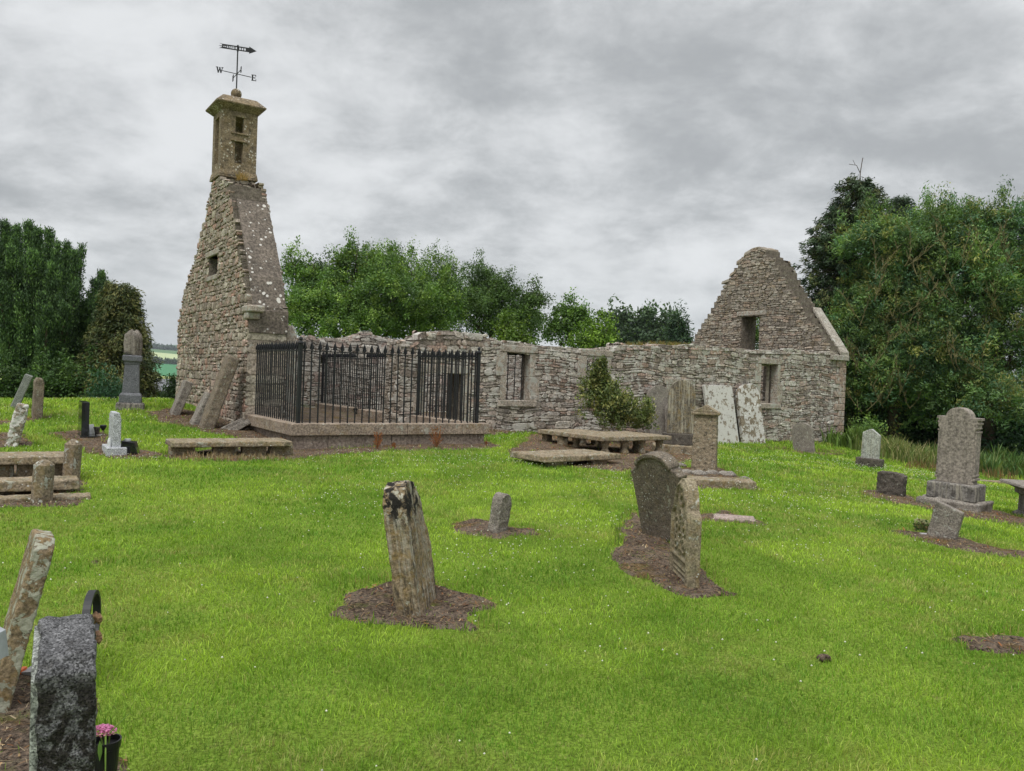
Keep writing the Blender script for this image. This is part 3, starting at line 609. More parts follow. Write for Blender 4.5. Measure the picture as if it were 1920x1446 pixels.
# arrow plate pierced with lettering; bars between the holes
mb = MB(); zt, zb = .052, -.052
mb.ext([(-.42, zt+.012), (-.36, zt-.004), (-.36, .026), (.34, .026), (.34, zt), (-.36, zt+.004)], -.004, .004)
mb.ext([(-.42, -zt-.004), (-.36, -.026), (.34, -.026), (.34, -zt), (-.36, -zt)], -.0043, .0043)
mb.ext([(-.42, .004), (-.42, -.004), (-.34, -.012), (-.34, .012)], -.004, .004); mb.box(-.355, -.33, -.0041, .0041, -.026, .026)
holes_x = [(-.325, -.300), (-.288, -.262), (-.242, -.226), (-.205, -.185), (-.165, -.140), (-.125, -.075), (-.05, -.02), (.035, .070), (.09, .125), (.145, .18)]
pr = -.33
for a, b_ in holes_x:
    mb.box(pr, a, -.0045, .0045, -.0265, .0265); pr = b_
mb.box(pr, .27, -.0045, .0045, -.0265, .0265)
mb.box(-.108, -.092, -.0035, .0035, -.006, .006); mb.box(-.125, -.075, -.0032, .0032, -.003, .003)
mb.box(-.325, -.262, -.0034, .0034, .010, .0262); mb.box(-.325, -.262, -.0034, .0034, -.0262, -.010); mb.box(-.205, -.185, -.0034, .0034, -.003, .003)
mb.ext([(.26, .085), (.43, 0), (.26, -.085)], -.005, .005); mb.tube([(0, 0, -.07), (0, 0, .075)], .022, 8)
o = vp(mb, 'arrow'); o.matrix_local = Matrix.Translation((0, 0, .97)) @ Matrix.Rotation(-CHA+.32, 4, 'Z')
WK[0] = 1.0
# ---- long south wall
xs0, _ = on_Y(750, 700, YS); print('south wall starts', xs0)
prof_px = [(750, 642), (779, 640), (784, 631), (792, 626), (800, 622), (830, 620), (852, 620), (862, 625), (879, 627), (900, 630), (922, 633), (942, 641), (960, 643), (994, 646), (1046, 652), (1100, 656), (1144, 656), (1152, 650), (1200, 648), (1254, 646), (1300, 649), (1360, 652), (1430, 657), (1500, 658), (1578, 660)]
profS = lin([on_Y(a, b_, YS) for a, b_ in prof_px]+[(XE, ZE-.02)])
def hole(pa, pb, pt, pbm): a, zt_ = on_Y(pa, pt, YS); b_, zb_ = on_Y(pb, pbm, YS); return [a, b_, zb_, zt_]
HS = [hole(797, 864, 699, 795), hole(950, 991, 660, 751), hole(1100, 1134, 667, 752), hole(1256, 1284, 721, 838), hole(1427, 1455, 682, 757)]
HS[0][2] = -1.42; HS[3][2] = -1.6
for h in HS: print('hole', [round(x, 2) for x in h])
TS = .75
HSW = [HS[0]]+[[h[0]-.2, h[1]+.25, h[2]-.1, h[3]] for h in HS[1:]]
sw = chb(core(Vector((0, YS, 0)), Vector((1, 0, 0)), Vector((0, -1, 0)), xs0, XE, -2.7, profS, TS, HSW), 'south_wall', M_mortar)
P_ = [stones(CH(0, YS, 0), E_, -N_, xs0, XE-.0, -2.45, profS, HS, (.05, .17), (.12, .55), PAL_WALL, (.01, .05), seed=11)]
P_.append(stones(CH(xs0, YS, 0), -N_, -E_, -TS, 0, -1.6, lambda s: profS(xs0), (), (.07, .16), (.15, .4), PAL_EAST, (.02, .07), seed=12))
P_.append(stones(CH(0, YS+TS, 0), -E_, N_, -XE+.8, -xs0, -2.2, lambda s: profS(-s), [(-h[1], -h[0], h[2], h[3]) for h in HSW], (.1, .2), (.2, .6), PAL_WALL, (.01, .05), seed=13))
P_.append(capping(CH(0, YS, 0), E_, -N_, xs0, XE-.8, profS, TS, PAL_WALL, 14))
chmesh('wall_rubble', P_, M_rubble, sw)
# window and door surrounds
def chp(mb, name, mat, parent=None, **k): return chb(mb, name, mat, parent, **k)
def surround(h, lint=.17, jw=.16, sill=True, bars=0, prj=.03, rev=.5):
    a, b_, z0, z1 = h; fr = empty('window', Matrix.Translation(CH(a, YS, z0))); fr.parent = church; fr.matrix_parent_inverse = CW_INV
    inv = Matrix.Translation(CH(a, YS, z0)).inverted()
    def q(mb, nm, mat, **k): o = mb.build(nm, mat, None, CHM, **k); o.parent = fr; o.matrix_parent_inverse = inv; return o
    q(MB().box(a-jw-.05, b_+jw+.05, YS-prj-.01, YS+.32, z1, z1+lint), 'lintel', M_dress, bevel=.015)
    n = max(1, int((z1-z0)/.45))
    for s, x0_, x1_ in ((0, a-jw, a), (1, b_, b_+jw)):
        mb = MB(); z = z0
        for i in range(n):
            zz2 = z0+(z1-z0)*(i+1)/n; ex = .14 if (i+s) % 2 else 0.0
            mb.box(x0_-(ex if s == 0 else 0), x1_+(ex if s else 0), YS-prj+random.uniform(-.01, .01), YS+(.24 if h is not HS[0] else TS-.03), z+.002, zz2-.006); z = zz2
        mb.box(a-.02 if s == 0 else b_, a if s == 0 else b_+.02, YS+.26, YS+TS-.02, z0, z1-.002) if False else None
        q(mb, 'jamb', M_dress, bevel=.012)
    # plastered splay behind the jamb stones
    if sill: q(MB().box(a-jw-.06, b_+jw+.06, YS-prj-.03, YS+.34, z0-.16, z0), 'sill', M_dress, bevel=.015)
    for k in range(bars):
        xx = a+(b_-a)*(k+.7)/(bars+.4); q(MB().tube([(xx, YS+.14, z0), (xx, YS+.14, z1)], .012, 6), 'bar', M_iron)
    return fr
surround(HS[0], lint=.2, jw=.14, sill=False)
surround(HS[1], bars=3); surround(HS[2], bars=3); surround(HS[3], sill=False, bars=2)
w4 = surround(HS[4], jw=.12, bars=0)
a, b_, z0, z1 = HS[4]; mb = MB(); 
for x0_, x1_, za, zb2 in ((a+.001, a+.05, z0, z1), (b_-.09, b_-.001, z0, z1), (a+.05, b_-.09, z1-.05, z1-.001), (a+.05, b_-.09, z0+.001, z0+.06)): mb.box(x0_, x1_, YS+.30, YS+.36, za, zb2)
o = mb.build('window_frame', flat('weathered_wood', (.34, .30, .25), .9, var=.3, vs_=12), None, CHM); o.parent = w4; o.matrix_parent_inverse = Matrix.Translation(CH(a, YS, z0)).inverted()
# stone guard walls low behind iron bars inside window 1: a second set of short bars
a, b_, z0, z1 = HS[1]
# corner quoins at the south-east
mb = MB(); z = -2.5; k = 0
while z < 1.1:
    h = random.uniform(.2, .34); L = .5 if k % 2 else .3; mb.box(XE-L, XE+.02, YS-.055, YS+.35, z, min(z+h-.012, 1.15)); z += h; k += 1
M_quoin = stone('red_quoin', (.35, .29, .24), (.31, .22, .175), lich=.5, lcol=(.5, .48, .44), lscale=6, dark=.25, bump=.5, scale=1.6, spots=.4)
chb(mb, 'quoin', M_quoin, bevel=.015)
# ---- north wall (inner face seen through the gap)
nprof_px = [(560, 637), (581, 629), (600, 637), (618, 632), (640, 636), (654, 634), (670, 628), (693, 624), (716, 633), (745, 637)]
yni = YN-.75
npf = [on_Y(a, b_, yni) for a, b_ in nprof_px]; npf = [(XW+.8, npf[0][1]-.02)]+npf+[(npf[-1][0]+2, .95), (18, .9), (XE, 1.1)]
profN = lin(sorted(npf)); sl0, zt_ = on_Y(602, 668, yni); sl1, zb_ = on_Y(613, 684, yni)
HN = [(sl0, sl1, zb_, zt_)]
nw = chb(core(Vector((0, yni, 0)), Vector((1, 0, 0)), Vector((0, -1, 0)), XW+.8, XE-.8, -2.4, profN, .75, HN), 'north_wall', M_mortar)
chmesh('wall_rubble', [stones(CH(0, yni, 0), E_, -N_, XW+.85, XE-.8, -1.9, profN, HN, (.08, .2), (.16, .55), [(.40, .38, .34), (.34, .31, .27), (.45, .43, .39), (.34, .27, .24), (.29, .26, .23)], (.01, .05), seed=21),
    capping(CH(0, yni, 0), E_, -N_, XW+.85, XE-.8, profN, .75, PAL_WALL, 22)], M_rubble, nw)
# ---- east gable
lpx = [(1296, 646), (1305, 625), (1328, 589), (1352, 546), (1371, 516), (1392, 480), (1407, 468)]
rpx = [(1459, 469), (1463, 480), (1483, 495), (1495, 516), (1504, 537), (1520, 560), (1536, 583), (1586, 655)]
XI = XE-.8
le = [on_X(a, b_, XI) for a, b_ in lpx]; re_ = [on_X(a, b_, XE) for a, b_ in rpx]
print('east left', [(round(a, 2), round(b_, 2)) for a, b_ in le]); print('east right', [(round(a, 2), round(b_, 2)) for a, b_ in re_])
profE = lin(sorted([(a, b_) for a, b_ in re_]+[(a, b_) for a, b_ in le if a > re_[0][0]]+[(YN, .9)]))
hE = []
for (pa, pt, pb, pbm) in ((1391, 593, 1422, 660), (1365, 553, 1370, 571), (1461, 549, 1467, 564)):
    y1_, z1_ = on_X(pa, pt, XI); y0_, z0_ = on_X(pb, pbm, XI); hE.append((min(y0_, y1_), max(y0_, y1_), z0_, z1_))
print('east holes', [[round(x, 2) for x in h] for h in hE])
big = [hE[0]]
eg = chb(core(Vector((XI, 0, 0)), Vector((0, 1, 0)), Vector((-1, 0, 0)), YS+.01, YN, -2.7, profE, .8, big), 'east_gable', M_mortar)
chmesh('gable_rubble', [stones(CH(XI, 0, 0), N_, -E_, YS+.02, YN, -1.5, profE, hE, (.06, .13), (.13, .42), PAL_EAST, (.015, .07), seed=31),
    stones(CH(XE, 0, 0), -N_, E_, -YN, -YS, -2.4, lambda s: profE(-s), [(-h[1], -h[0], h[2], h[3]) for h in big], (.08, .16), (.15, .45), PAL_EAST, (.01, .05), seed=32),
    capping(CH(XI, 0, 0), N_, -E_, 19.9, 21.6, profE, .8, PAL_EAST, 33)], M_rubble_e, eg)
h = hE[0]; mb = MB(); mb.box(XI-.06, XI+.4, h[0]-.3, h[1]+.2, h[3], h[3]+.16); chb(mb, 'lintel', M_dress, bevel=.02)
M_hole = flat('putlog_shadow', (.05, .045, .04), 1)
# skew stones down the south slope
a1 = on_X(1538, 578, XE); mb = MB(); r1 = [(XE-.42, a1[0], a1[1]-.14), (XE+.04, a1[0], a1[1]-.14), (XE+.04, a1[0], a1[1]+.02), (XE-.42, a1[0], a1[1]+.02)]
y2, z2 = YS-.12, ZE+.02; r2 = [(XE-.42, y2, z2-.14), (XE+.04, y2, z2-.14), (XE+.04, y2, z2), (XE-.42, y2, z2)]
mb.loft([r1, r2]); mb.box(XI-.05, XE+.045, YS-.14, YS+.25, ZE-.27, ZE-.10)
chb(mb, 'skew', stone('pale_skew', (.36, .33, .29), (.29, .26, .22), lich=.45, lcol=(.52, .52, .47), lscale=5, dark=.25, bump=.4, scale=4, spots=.4), bevel=.02)
# standing stone stump in the gap
p0 = CH(5.75, 17.25, 0)
# ------------------------------------------------------------------ burial enclosure
FX0, FX1, FY0, ZR, ZB = 4.83, 8.53, 14.23, .325, -.974
M_plinth = stone('plinth_stone', (.30, .24, .19), (.22, .175, .14), lich=.35, lcol=(.40, .39, .33), lscale=8, dark=.35, och=.35, bump=.35, scale=4, spots=.7, spcol=(.45, .44, .38))
M_plinth_low = stone('plinth_base_stone', (.25, .205, .17), (.20, .16, .135), lich=.12, lcol=(.40, .39, .33), lscale=8, dark=.25, bump=.3, scale=3, spots=.4)
pl = empty('enclosure_plinth', Matrix.Translation(CH(FX0, FY0, -1.45))); tag(pl, 'low dressed stone plinth wall carrying the black railings', 'plinth')
PI_ = pl.matrix_world.inverted()
def plp(mb, name, mat, **k): o = mb.build(name, mat, None, CHM, **k); o.parent = pl; o.matrix_parent_inverse = Matrix.Translation(CH(FX0, FY0, -1.45)).inverted(); return o
cw = .19
def run_blocks(a, b_, fixed, axis, cuts, z0, z1, hw, name, mat):
    e = [a]+cuts+[b_]
    for s, t_ in zip(e, e[1:]):
        mb = MB()
        if axis == 'x': mb.box(s+.004, t_-.004, fixed-hw, fixed+hw, z0, z1)
        else: mb.box(fixed-hw, fixed+hw, s+.004, t_-.004, z0, z1)
        plp(mb, name, mat, bevel=.012)
run_blocks(FX0-cw, FX1+cw, FY0, 'x', [6.9, 8.1], -1.185, ZB, cw, 'coping_block', M_plinth)
run_blocks(FY0+cw, YS-.02, FX0-.0, 'y', [15.3], -1.185, ZB, cw, 'coping_block', M_plinth)
run_blocks(FY0+cw, YS-.06, FX1, 'y', [15.7], -1.185, ZB, cw, 'coping_block', M_plinth)
run_blocks(FX0-.1, FX1+.12, FY0, 'x', [5.35, 6.6, 7.6], -1.75, -1.19, .13, 'base_block', M_plinth_low)
run_blocks(FY0+.13, YS-.03, FX0+.03, 'y', [14.75, 16.0], -1.75, -1.19, .13, 'base_block', M_plinth_low)
run_blocks(FY0+.13, YS-.07, FX1-.01, 'y', [15.6], -1.75, -1.19, .13, 'base_block', M_plinth_low)
IX = 8.5
gy0, _ = on_X(684, 775, IX); gy1, _ = on_X(664, 768, IX); print('gate', gy0, gy1)
run_blocks(YS+.85, gy0, IX, 'y', [], -1.22, ZB-.02, .2, 'coping_block', M_plinth); run_blocks(YS+.85, gy0, IX, 'y', [], -1.8, -1.225, .19, 'base_block', M_plinth)
run_blocks(gy1, YN-.85, IX, 'y', [], -1.22, ZB-.02, .2, 'coping_block', M_plinth); run_blocks(gy1, YN-.85, IX, 'y', [], -1.8, -1.225, .19, 'base_block', M_plinth)
def chfloor(name, X0, X1, Y0, Y1, up):
    X, Y = np.meshgrid(np.arange(X0, X1+.01, .25), np.arange(Y0, Y1+.01, .25)); u = E_.x*X+N_.x*Y; v = E_.y*X+N_.y*Y; Z = Tn(u, v)+up+(vnoise(u, v, .3, 8)-.5)*.04
    I = np.arange(X.size).reshape(X.shape); return tag(np_mesh(name, np.stack([u, v, Z], -1).reshape(-1, 3), [np.stack([I[:-1, :-1], I[:-1, 1:], I[1:, 1:], I[1:, :-1]], -1).reshape(-1, 4)], M_soil, smooth=True), kind='structure')
chfloor('enclosure_floor', FX0+.1, IX, FY0+.1, YN-.8, .03)
chfloor('church_floor', IX, XE-.8, YS+.1, YN-.7, .035)
# picket template: bar, spear head and collar
def picket_meshes():
    o1 = MB().tube([(0, 0, 0), (0, 0, 1.32)], .0145, 8).build('picket', M_iron)
    m = MB()
    for ang in (0, math.pi/2):
        R_ = Matrix.Rotation(ang, 4, 'Z'); m.ext([(-.012, 0), (-.042, .02), (-.03, .07), (0, .155), (.03, .07), (.042, .02), (.012, 0)], -.006, .006, R_)
    m.lathe([(.014, -.01), (.022, 0), (.014, .012), (.012, .05), (.004, .12)], n=8); m.lathe([(.016, -.035), (.022, -.03), (.016, -.022)], n=8)
    o2 = m.build('spear_head', M_iron); return o1, o2
PT, PH = picket_meshes()
def railing(name, label, runs, rails=(ZR-ZB-.0,), zbase=ZB, posts=(), gate=None, lowrail=False, used=[False]):
    root = empty(name, CHM @ Matrix.Translation((runs[0][0], runs[0][1], zbase))); tag(root, label, 'railing', 'iron railings of the burial enclosure')
    RI = (CHM @ Matrix.Translation((runs[0][0], runs[0][1], zbase)))
    ox, oy = runs[0][0], runs[0][1]
    def L(o): o.parent = root; return o
    cnt = 0
    for (xa, ya, xb, yb, n) in runs:
        d_ = Vector((xb-xa, yb-ya, 0)); ln = d_.length; d_.normalize(); nn = Vector((-d_.y, d_.x, 0))
        for zr in rails:
            mb = MB(); a_ = Vector((xa-ox, ya-oy, zr)); b2 = Vector((xb-ox, yb-oy, zr)); r = .022; mb.loft([[tuple(p+nn*s_*r+Vector((0, 0, t_))) for s_, t_ in ((-1, -.008), (1, -.008), (1, .008), (-1, .008))] for p in (a_, b2)])
            L(mb.build('rail', M_iron))
        for i in range(n):
            t_ = (i+.5)/n; px_, py_ = xa+(xb-xa)*t_-ox, ya+(yb-ya)*t_-oy; j = random.uniform(-.006, .006)
            p = PT.copy(); h = PH.copy(); C.objects.link(p); C.objects.link(h); p.parent = root; h.parent = p
            p.location = (px_, py_, 0); h.location = (0, 0, 1.32); p.rotation_euler = (j, j, math.atan2(d_.y, d_.x)); cnt += 1
    for (x, y, zt_) in posts:
        mb = MB(); X_, Y_ = x-ox, y-oy; mb.box(X_-.03, X_+.03, Y_-.03, Y_+.03, 0, zt_); mb.lathe([(.035, zt_), (.06, zt_+.01), (.055, zt_+.03), (.03, zt_+.04), (.02, zt_+.055), (.035, zt_+.08), (.03, zt_+.11), (.001, zt_+.13)], (X_, Y_), 12)
        L(mb.build('post', M_iron))
    return root
PT.location = (0, 0, -50); 
front = railing('iron_railing', 'black spear-topped iron railing round the front of the plinth', [(FX0, FY0, FX1, FY0, 26), (FX0, FY0+.05, FX0, YS-.05, 21), (FX1, FY0+.05, FX1, YS-.08, 19)], posts=[(FX0, FY0, 1.42), (FX1, FY0, 1.42), (FX1, YS-.12, 1.36)])
inner = railing('iron_railing', 'black iron railing standing inside the church shell behind the front railings', [(IX, YS+.85, IX, gy0, int((gy0-YS-.85)/.125)), (IX, gy1, IX, YN-.85, int((YN-.85-gy1)/.125))], posts=[(IX, YS+.85, 1.36), (IX, YN-.85, 1.36)])
gt = empty('iron_gate', CHM @ Matrix.Translation((IX, gy0, -1.4))); tag(gt, 'narrow black iron gate between stone kerbs in the inner railing', 'gate')
for i in range(6):
    o = MB().tube([(0, 0, 0), (0, 0, 1.74)], .013, 8).build('gate_bar', M_iron); o.parent = gt; o.location = (0, (gy1-gy0)*(i+.5)/6, 0)
for z in (.05, .35, 1.70):
    o = MB().box(-.02, .02, 0, gy1-gy0, z, z+.03).build('gate_rail', M_iron); o.parent = gt
mb = MB()
for i in range(5):
    cy_ = (gy1-gy0)*(i+.5)/5; mb.tube([(0, cy_+.05*math.cos(a_), .2+.05*math.sin(a_)) for a_ in np.linspace(0, 6.28, 13)], .01, 5)
o = mb.build('scrollwork', M_iron); o.parent = gt
bpy.data.objects.remove(PT); bpy.data.objects.remove(PH)
# pale stone pillar stump just inside the railing corner
pm = CHM @ Matrix.Translation((5.62, YS+.25, -1.5))
mb = MB(); mb.loft([[(-.12, -.1, 0), (.12, -.1, 0), (.12, .1, 0), (-.12, .1, 0)], [(-.11, -.1, 1.9), (.11, -.1, 1.9), (.11, .1, 1.9), (-.11, .1, 1.9)], [(-.12, -.1, 2.3), (.1, -.1, 2.2), (.1, .1, 2.2), (-.12, .1, 2.25)], [(-.06, -.08, 2.42), (.05, -.08, 2.40), (.05, .06, 2.38), (-.06, .06, 2.4)]])
tag(mb.build('stone_pillar', M_dress, M=pm, voxel=.025, disp=.03, dsize=.12), 'pale worn pillar stump behind the railing corner post', 'pillar')
# ------------------------------------------------------------------ gravestones and monuments
M_st_brown = stone('brown_sandstone', (.20, .165, .125), (.15, .122, .095), lich=.3, lcol=(.34, .34, .27), lscale=16, dark=.35, och=.2, bump=.5, scale=9, spots=.5, spotscale=30)
M_st_streak = stone('streaked_sandstone', (.25, .19, .12), (.19, .15, .10), lich=.36, lcol=(.42, .41, .33), lscale=18, dark=.3, och=.55, streak=.85, bump=.8, scale=8, top=(.62,))
M_st_grey = stone('grey_sandstone', (.24, .215, .185), (.18, .16, .14), lich=.35, lcol=(.42, .42, .37), lscale=16, dark=.45, bump=.6, scale=9, spots=.5, spotscale=26)
M_st_dark = stone('dark_weathered_stone', (.115, .10, .085), (.075, .065, .055), lich=.25, lcol=(.30, .30, .25), lscale=16, dark=.6, bump=.7, scale=9, spots=.35)
M_st_pink = stone('smooth_buff_stone', (.26, .228, .198), (.225, .198, .172), lich=.05, lcol=(.4, .4, .36), dark=.12, streak=.25, stcol=(.30, .26, .22), bump=.2, scale=4, spots=.25, spotscale=30)
M_st_pinkb = stone('stained_base_stone', (.20, .185, .17), (.15, .14, .13), lich=.2, lcol=(.36, .36, .33), dark=.5, streak=.6, bump=.4, scale=5)
M_white = stone('white_lichened_stone', (.30, .26, .21), (.20, .17, .14), lich=1.18, lcol=(.66, .65, .62), lscale=8, dark=.12, bump=.4, scale=8)
M_white2 = stone('white_spotted_stone', (.23, .19, .14), (.18, .15, .11), lich=.9, lcol=(.66, .65, .62), lscale=6, dark=.2, bump=.5, scale=6, spots=1.0, spotscale=9, spcol=(.68, .67, .64))
M_gran = stone('rough_grey_granite', (.115, .115, .118), (.07, .07, .072), lich=.12, lcol=(.22, .21, .2), lscale=14, dark=.55, speck=.9, bump=1.0, scale=16, rough=.6, top=(.50, .80))
M_gran_s = stone('sawn_grey_granite', (.19, .20, .185), (.155, .165, .15), lich=0, dark=.15, speck=.75, bump=.15, scale=10, rough=.6)
M_gran_l = stone('light_speckled_granite', (.36, .37, .39), (.28, .29, .30), lich=0, dark=.1, speck=.9, bump=.5, scale=14, rough=.7)
M_harl = stone('pebble_rendered_stone', (.27, .22, .155), (.21, .17, .12), lich=.42, lcol=(.42, .40, .33), lscale=22, dark=.75, speck=.5, bump=1.0, scale=16)
M_post = stone('lichened_post_stone', (.21, .17, .12), (.16, .13, .095), lich=.45, lcol=(.42, .43, .39), lscale=8, dark=.3, och=.35, bump=.6, scale=6, spots=.9, spotscale=12, spcol=(.45, .46, .42))
M_table = stone('table_slab_stone', (.27, .22, .155), (.21, .17, .12), lich=.4, lcol=(.38, .38, .31), lscale=9, dark=.5, och=.4, bump=.8, scale=6, moss=.35, spots=.5)
M_pale = stone('pale_grey_marker', (.40, .41, .38), (.32, .33, .305), lich=.15, lcol=(.5, .5, .47), dark=.35, streak=.35, bump=.3, scale=6)
M_dgran = stone('polished_dark_granite', (.135, .14, .155), (.11, .115, .125), lich=.05, lcol=(.3, .3, .3), dark=.2, speck=.3, bump=.1, scale=8, rough=.5)
M_black = flat('polished_black_granite', (.012, .013, .015), .08, 0, .2, 30, .6)
def arch(W, H, sh=None, n=14, z0=-.15):
    """rectangular slab outline with a round or segmental head starting at height sh"""
    sh = H-W/2 if sh is None else sh; hw = W/2; r = H-sh; pts = [(-hw, z0), (hw, z0)]
    for i in range(n+1): a = math.pi*i/n; pts.append((hw*math.cos(a), sh+r*math.sin(a)))
    return pts
def stone_thing(name, label, cat, parts, M, group=None):
    """parts: (part_name, MB, material, kwargs)"""
    if len(parts) == 1:
        _, mb, mat, kw = parts[0]; return tag(mb.build(name, mat, M=M, **kw), label, cat, group)
    r = empty(name, M); tag(r, label, cat, group)
    for nm, mb, mat, kw in parts: o = mb.build(nm, mat, **kw); o.parent = r
    return r
def mpp(px, py): return G(px, py).y/FPX
# S1 central leaning stone
W, D = .5, .15; H = .865
pf = [(-W/2, -.2), (W/2, -.2), (W/2, .38), (W/2-.05, .55), (W/2-.12, .72), (W/2-.22, .84), (-.09, H), (-W/2+.14, .86), (-W/2+.05, .83), (-W/2+.01, .77), (-W/2, .70)]
mb = MB(); mb.ext(pf, -D/2, D/2)
stone_thing('headstone', 'tall rust-streaked old headstone leaning left alone in the middle of the lawn', 'gravestone', [('x', mb, M_st_streak, dict(voxel=.009, disp=.025, dsize=.16, disp2=.012, d2size=.035))], place(786, 1163, 82, 0, 9.5, (-.5, -.5), W, D))
# S2 small rounded marker
W, D, H = .155, .13, .40
mb = MB(); mb.ext(arch(W, H, H-.09), -D/2, D/2)
stone_thing('grave_marker', 'small stubby round-headed marker stone in its own soil patch', 'gravestone', [('x', mb, M_st_grey, dict(voxel=.008, disp=.02, dsize=.1, disp2=.01, d2size=.03))], place(932, 1003, 48, 2, -6, (-.5, -.5), W, D))
# S3 big leaning headstone with curved pediment
W, D, H = .67, .10, .85
pf = [(-W/2, -.2), (W/2, -.2), (W/2, .66), (W/2+.015, .665), (W/2+.015, .69), (W/2-.03, .70), (W/2-.05, .73), (W/2-.11, .735), (W/2-.10, .78)]
pf += [((W/2-.10)*math.cos(a), .74+.13*math.sin(a)) for a in np.linspace(.25, math.pi-.25, 10)]
pf += [(-W/2+.10, .78), (-W/2+.11, .735), (-W/2+.05, .73), (-W/2+.03, .70), (-W/2-.015, .69), (-W/2-.015, .665), (-W/2, .66)]
mb = MB(); mb.ext(pf, -D/2, D/2); mb.ext([((W/2-.085)*math.cos(a), .745+.14*math.sin(a)) for a in np.linspace(.1, math.pi-.1, 12)]+[((W/2-.11)*math.cos(a), .72+.125*math.sin(a)) for a in np.linspace(math.pi-.1, .1, 12)], -D/2-.02, D/2+.02)
stone_thing('headstone', 'broad brown headstone with curved pediment leaning left behind the carved stone', 'gravestone', [('x', mb, stone('dark_brown_sandstone', (.16, .135, .105), (.12, .10, .08), lich=.3, lcol=(.34, .34, .27), lscale=16, dark=.4, och=.15, bump=.5, scale=9, spots=.6, spotscale=30), dict(voxel=.0085, disp=.008, dsize=.15, disp2=.005, d2size=.03))], place(1205, 1003, -58, -2, -14, (-.5, -.5), W, D))
# S4 carved stone
W, D, H = .58, .105, .80
hw = W/2
pf = [(-hw, -.2), (hw, -.2), (hw, .52), (hw-.015, .54), (hw-.075, .58), (hw-.08, .64), (hw-.10, .66)]
pf += [((hw-.10)*math.cos(a), .64+.165*math.sin(a)) for a in np.linspace(.15, math.pi-.15, 10)]
pf += [(-hw+.10, .66), (-hw+.08, .64), (-hw+.075, .58), (-hw+.015, .54), (-hw, .52)]
mb = MB(); mb.ext(pf, -D/2+.02, D/2)
f = -D/2
def relief(mb, pts, r, yb): mb.tube([(x, yb, z) for x, z in pts], r, 6)
inner_ = [(-hw+.03, .0), (-hw+.03, .50), (-hw+.09, .56), (-hw+.13, .66)]+[((hw-.14)*math.cos(a), .64+.12*math.sin(a)) for a in np.linspace(math.pi-.2, .2, 8)]+[(hw-.13, .66), (hw-.09, .56), (hw-.03, .50), (hw-.03, .0)]
relief(mb, inner_, .028, f+.022)
relief(mb, [(-hw+.03, .17), (hw-.03, .17)], .02, f+.022)
for z_ in (.02, .06, .10): relief(mb, [(-.20, z_), (.20, z_)], .012, f+.02)
for cx_, cz_, r_ in ((0, .66, .07), (-.11, .42, .055), (.11, .42, .055), (-.12, .28, .05), (.12, .28, .05), (0, .36, .06), (0, .50, .05), (0, .24, .04)):
    relief(mb, [(cx_+r_*math.cos(a), cz_+r_*1.1*math.sin(a)) for a in np.linspace(0, 6.28, 12)], .018, f+.02)
    relief(mb, [(cx_-r_*.3, cz_-r_*.3), (cx_+r_*.3, cz_+r_*.3)], .018, f+.016)
M_carve = stone('carved_sandstone', (.25, .215, .145), (.20, .165, .115), lich=.25, lcol=(.42, .42, .37), lscale=12, dark=.35, och=.35, bump=.5, scale=9, moss=.2, spots=.4, spotscale=20)
stone_thing('carved_headstone', 'narrow headstone seen edge on with deep carved relief and stepped shoulders', 'gravestone', [('x', mb, M_carve, dict(voxel=.0062, disp=.006, dsize=.08, disp2=.003, d2size=.02))], place(1286, 1105, 92+180, 0, 0, (.5, -.5), W, D))
# S5 rendered pillar with gabled cap, on its slab and rubble
W, D, H = .42, .36, .98
M5 = place(1320, 884, -18, 0, 0)
mb = MB(); mb.frus(-W/2, W/2, -D/2, D/2, -.2, H, .02)
mb2 = MB(); mb2.box(-W/2-.03, W/2+.03, -D/2-.03, D/2+.03, H, H+.045); mb2.ext([(-W/2-.01, H+.045), (W/2+.01, H+.045), (.0, H+.175)], -D/2-.01, D/2+.01)
stone_thing('memorial_pillar', 'pebble-rendered pillar memorial with a small gabled cap', 'memorial pillar', [('shaft', mb, M_harl, dict(voxel=.014, disp=.03, dsize=.04)), ('cap', mb2, M_table, dict(bevel=.012))], M5)
# S6 tall round-top on plinth by the church
s = mpp(1275, 850); M6 = place(1274, 850, -8, 0, 0)
W, D = .60, .24
a1_ = arch(W, 1.66, 1.30, z0=.45)
stone_thing('headstone', 'tall streaked ogee-topped headstone on dark block base by the church wall', 'gravestone',
  [('slab', MB().ext([(x*(1-.0*z), z) for x, z in a1_], -D/2, D/2), stone('streaked_headstone', (.21, .18, .125), (.14, .125, .10), lich=.1, lcol=(.4, .4, .33), dark=.5, streak=.7, och=.5, bump=.3, scale=5, stcol=(.42, .40, .32)), dict(bevel=.02)),
   ('base', MB().box(-W/2-.08, W/2+.08, -D/2-.1, D/2+.1, .20, .455), M_st_dark, dict(bevel=.02)),
   ('footing', MB().box(-W/2-.3, W/2+.25, -D/2-.25, D/2+.25, -.2, .20), M_table, dict(voxel=.03, disp=.08, dsize=.2))], M6)
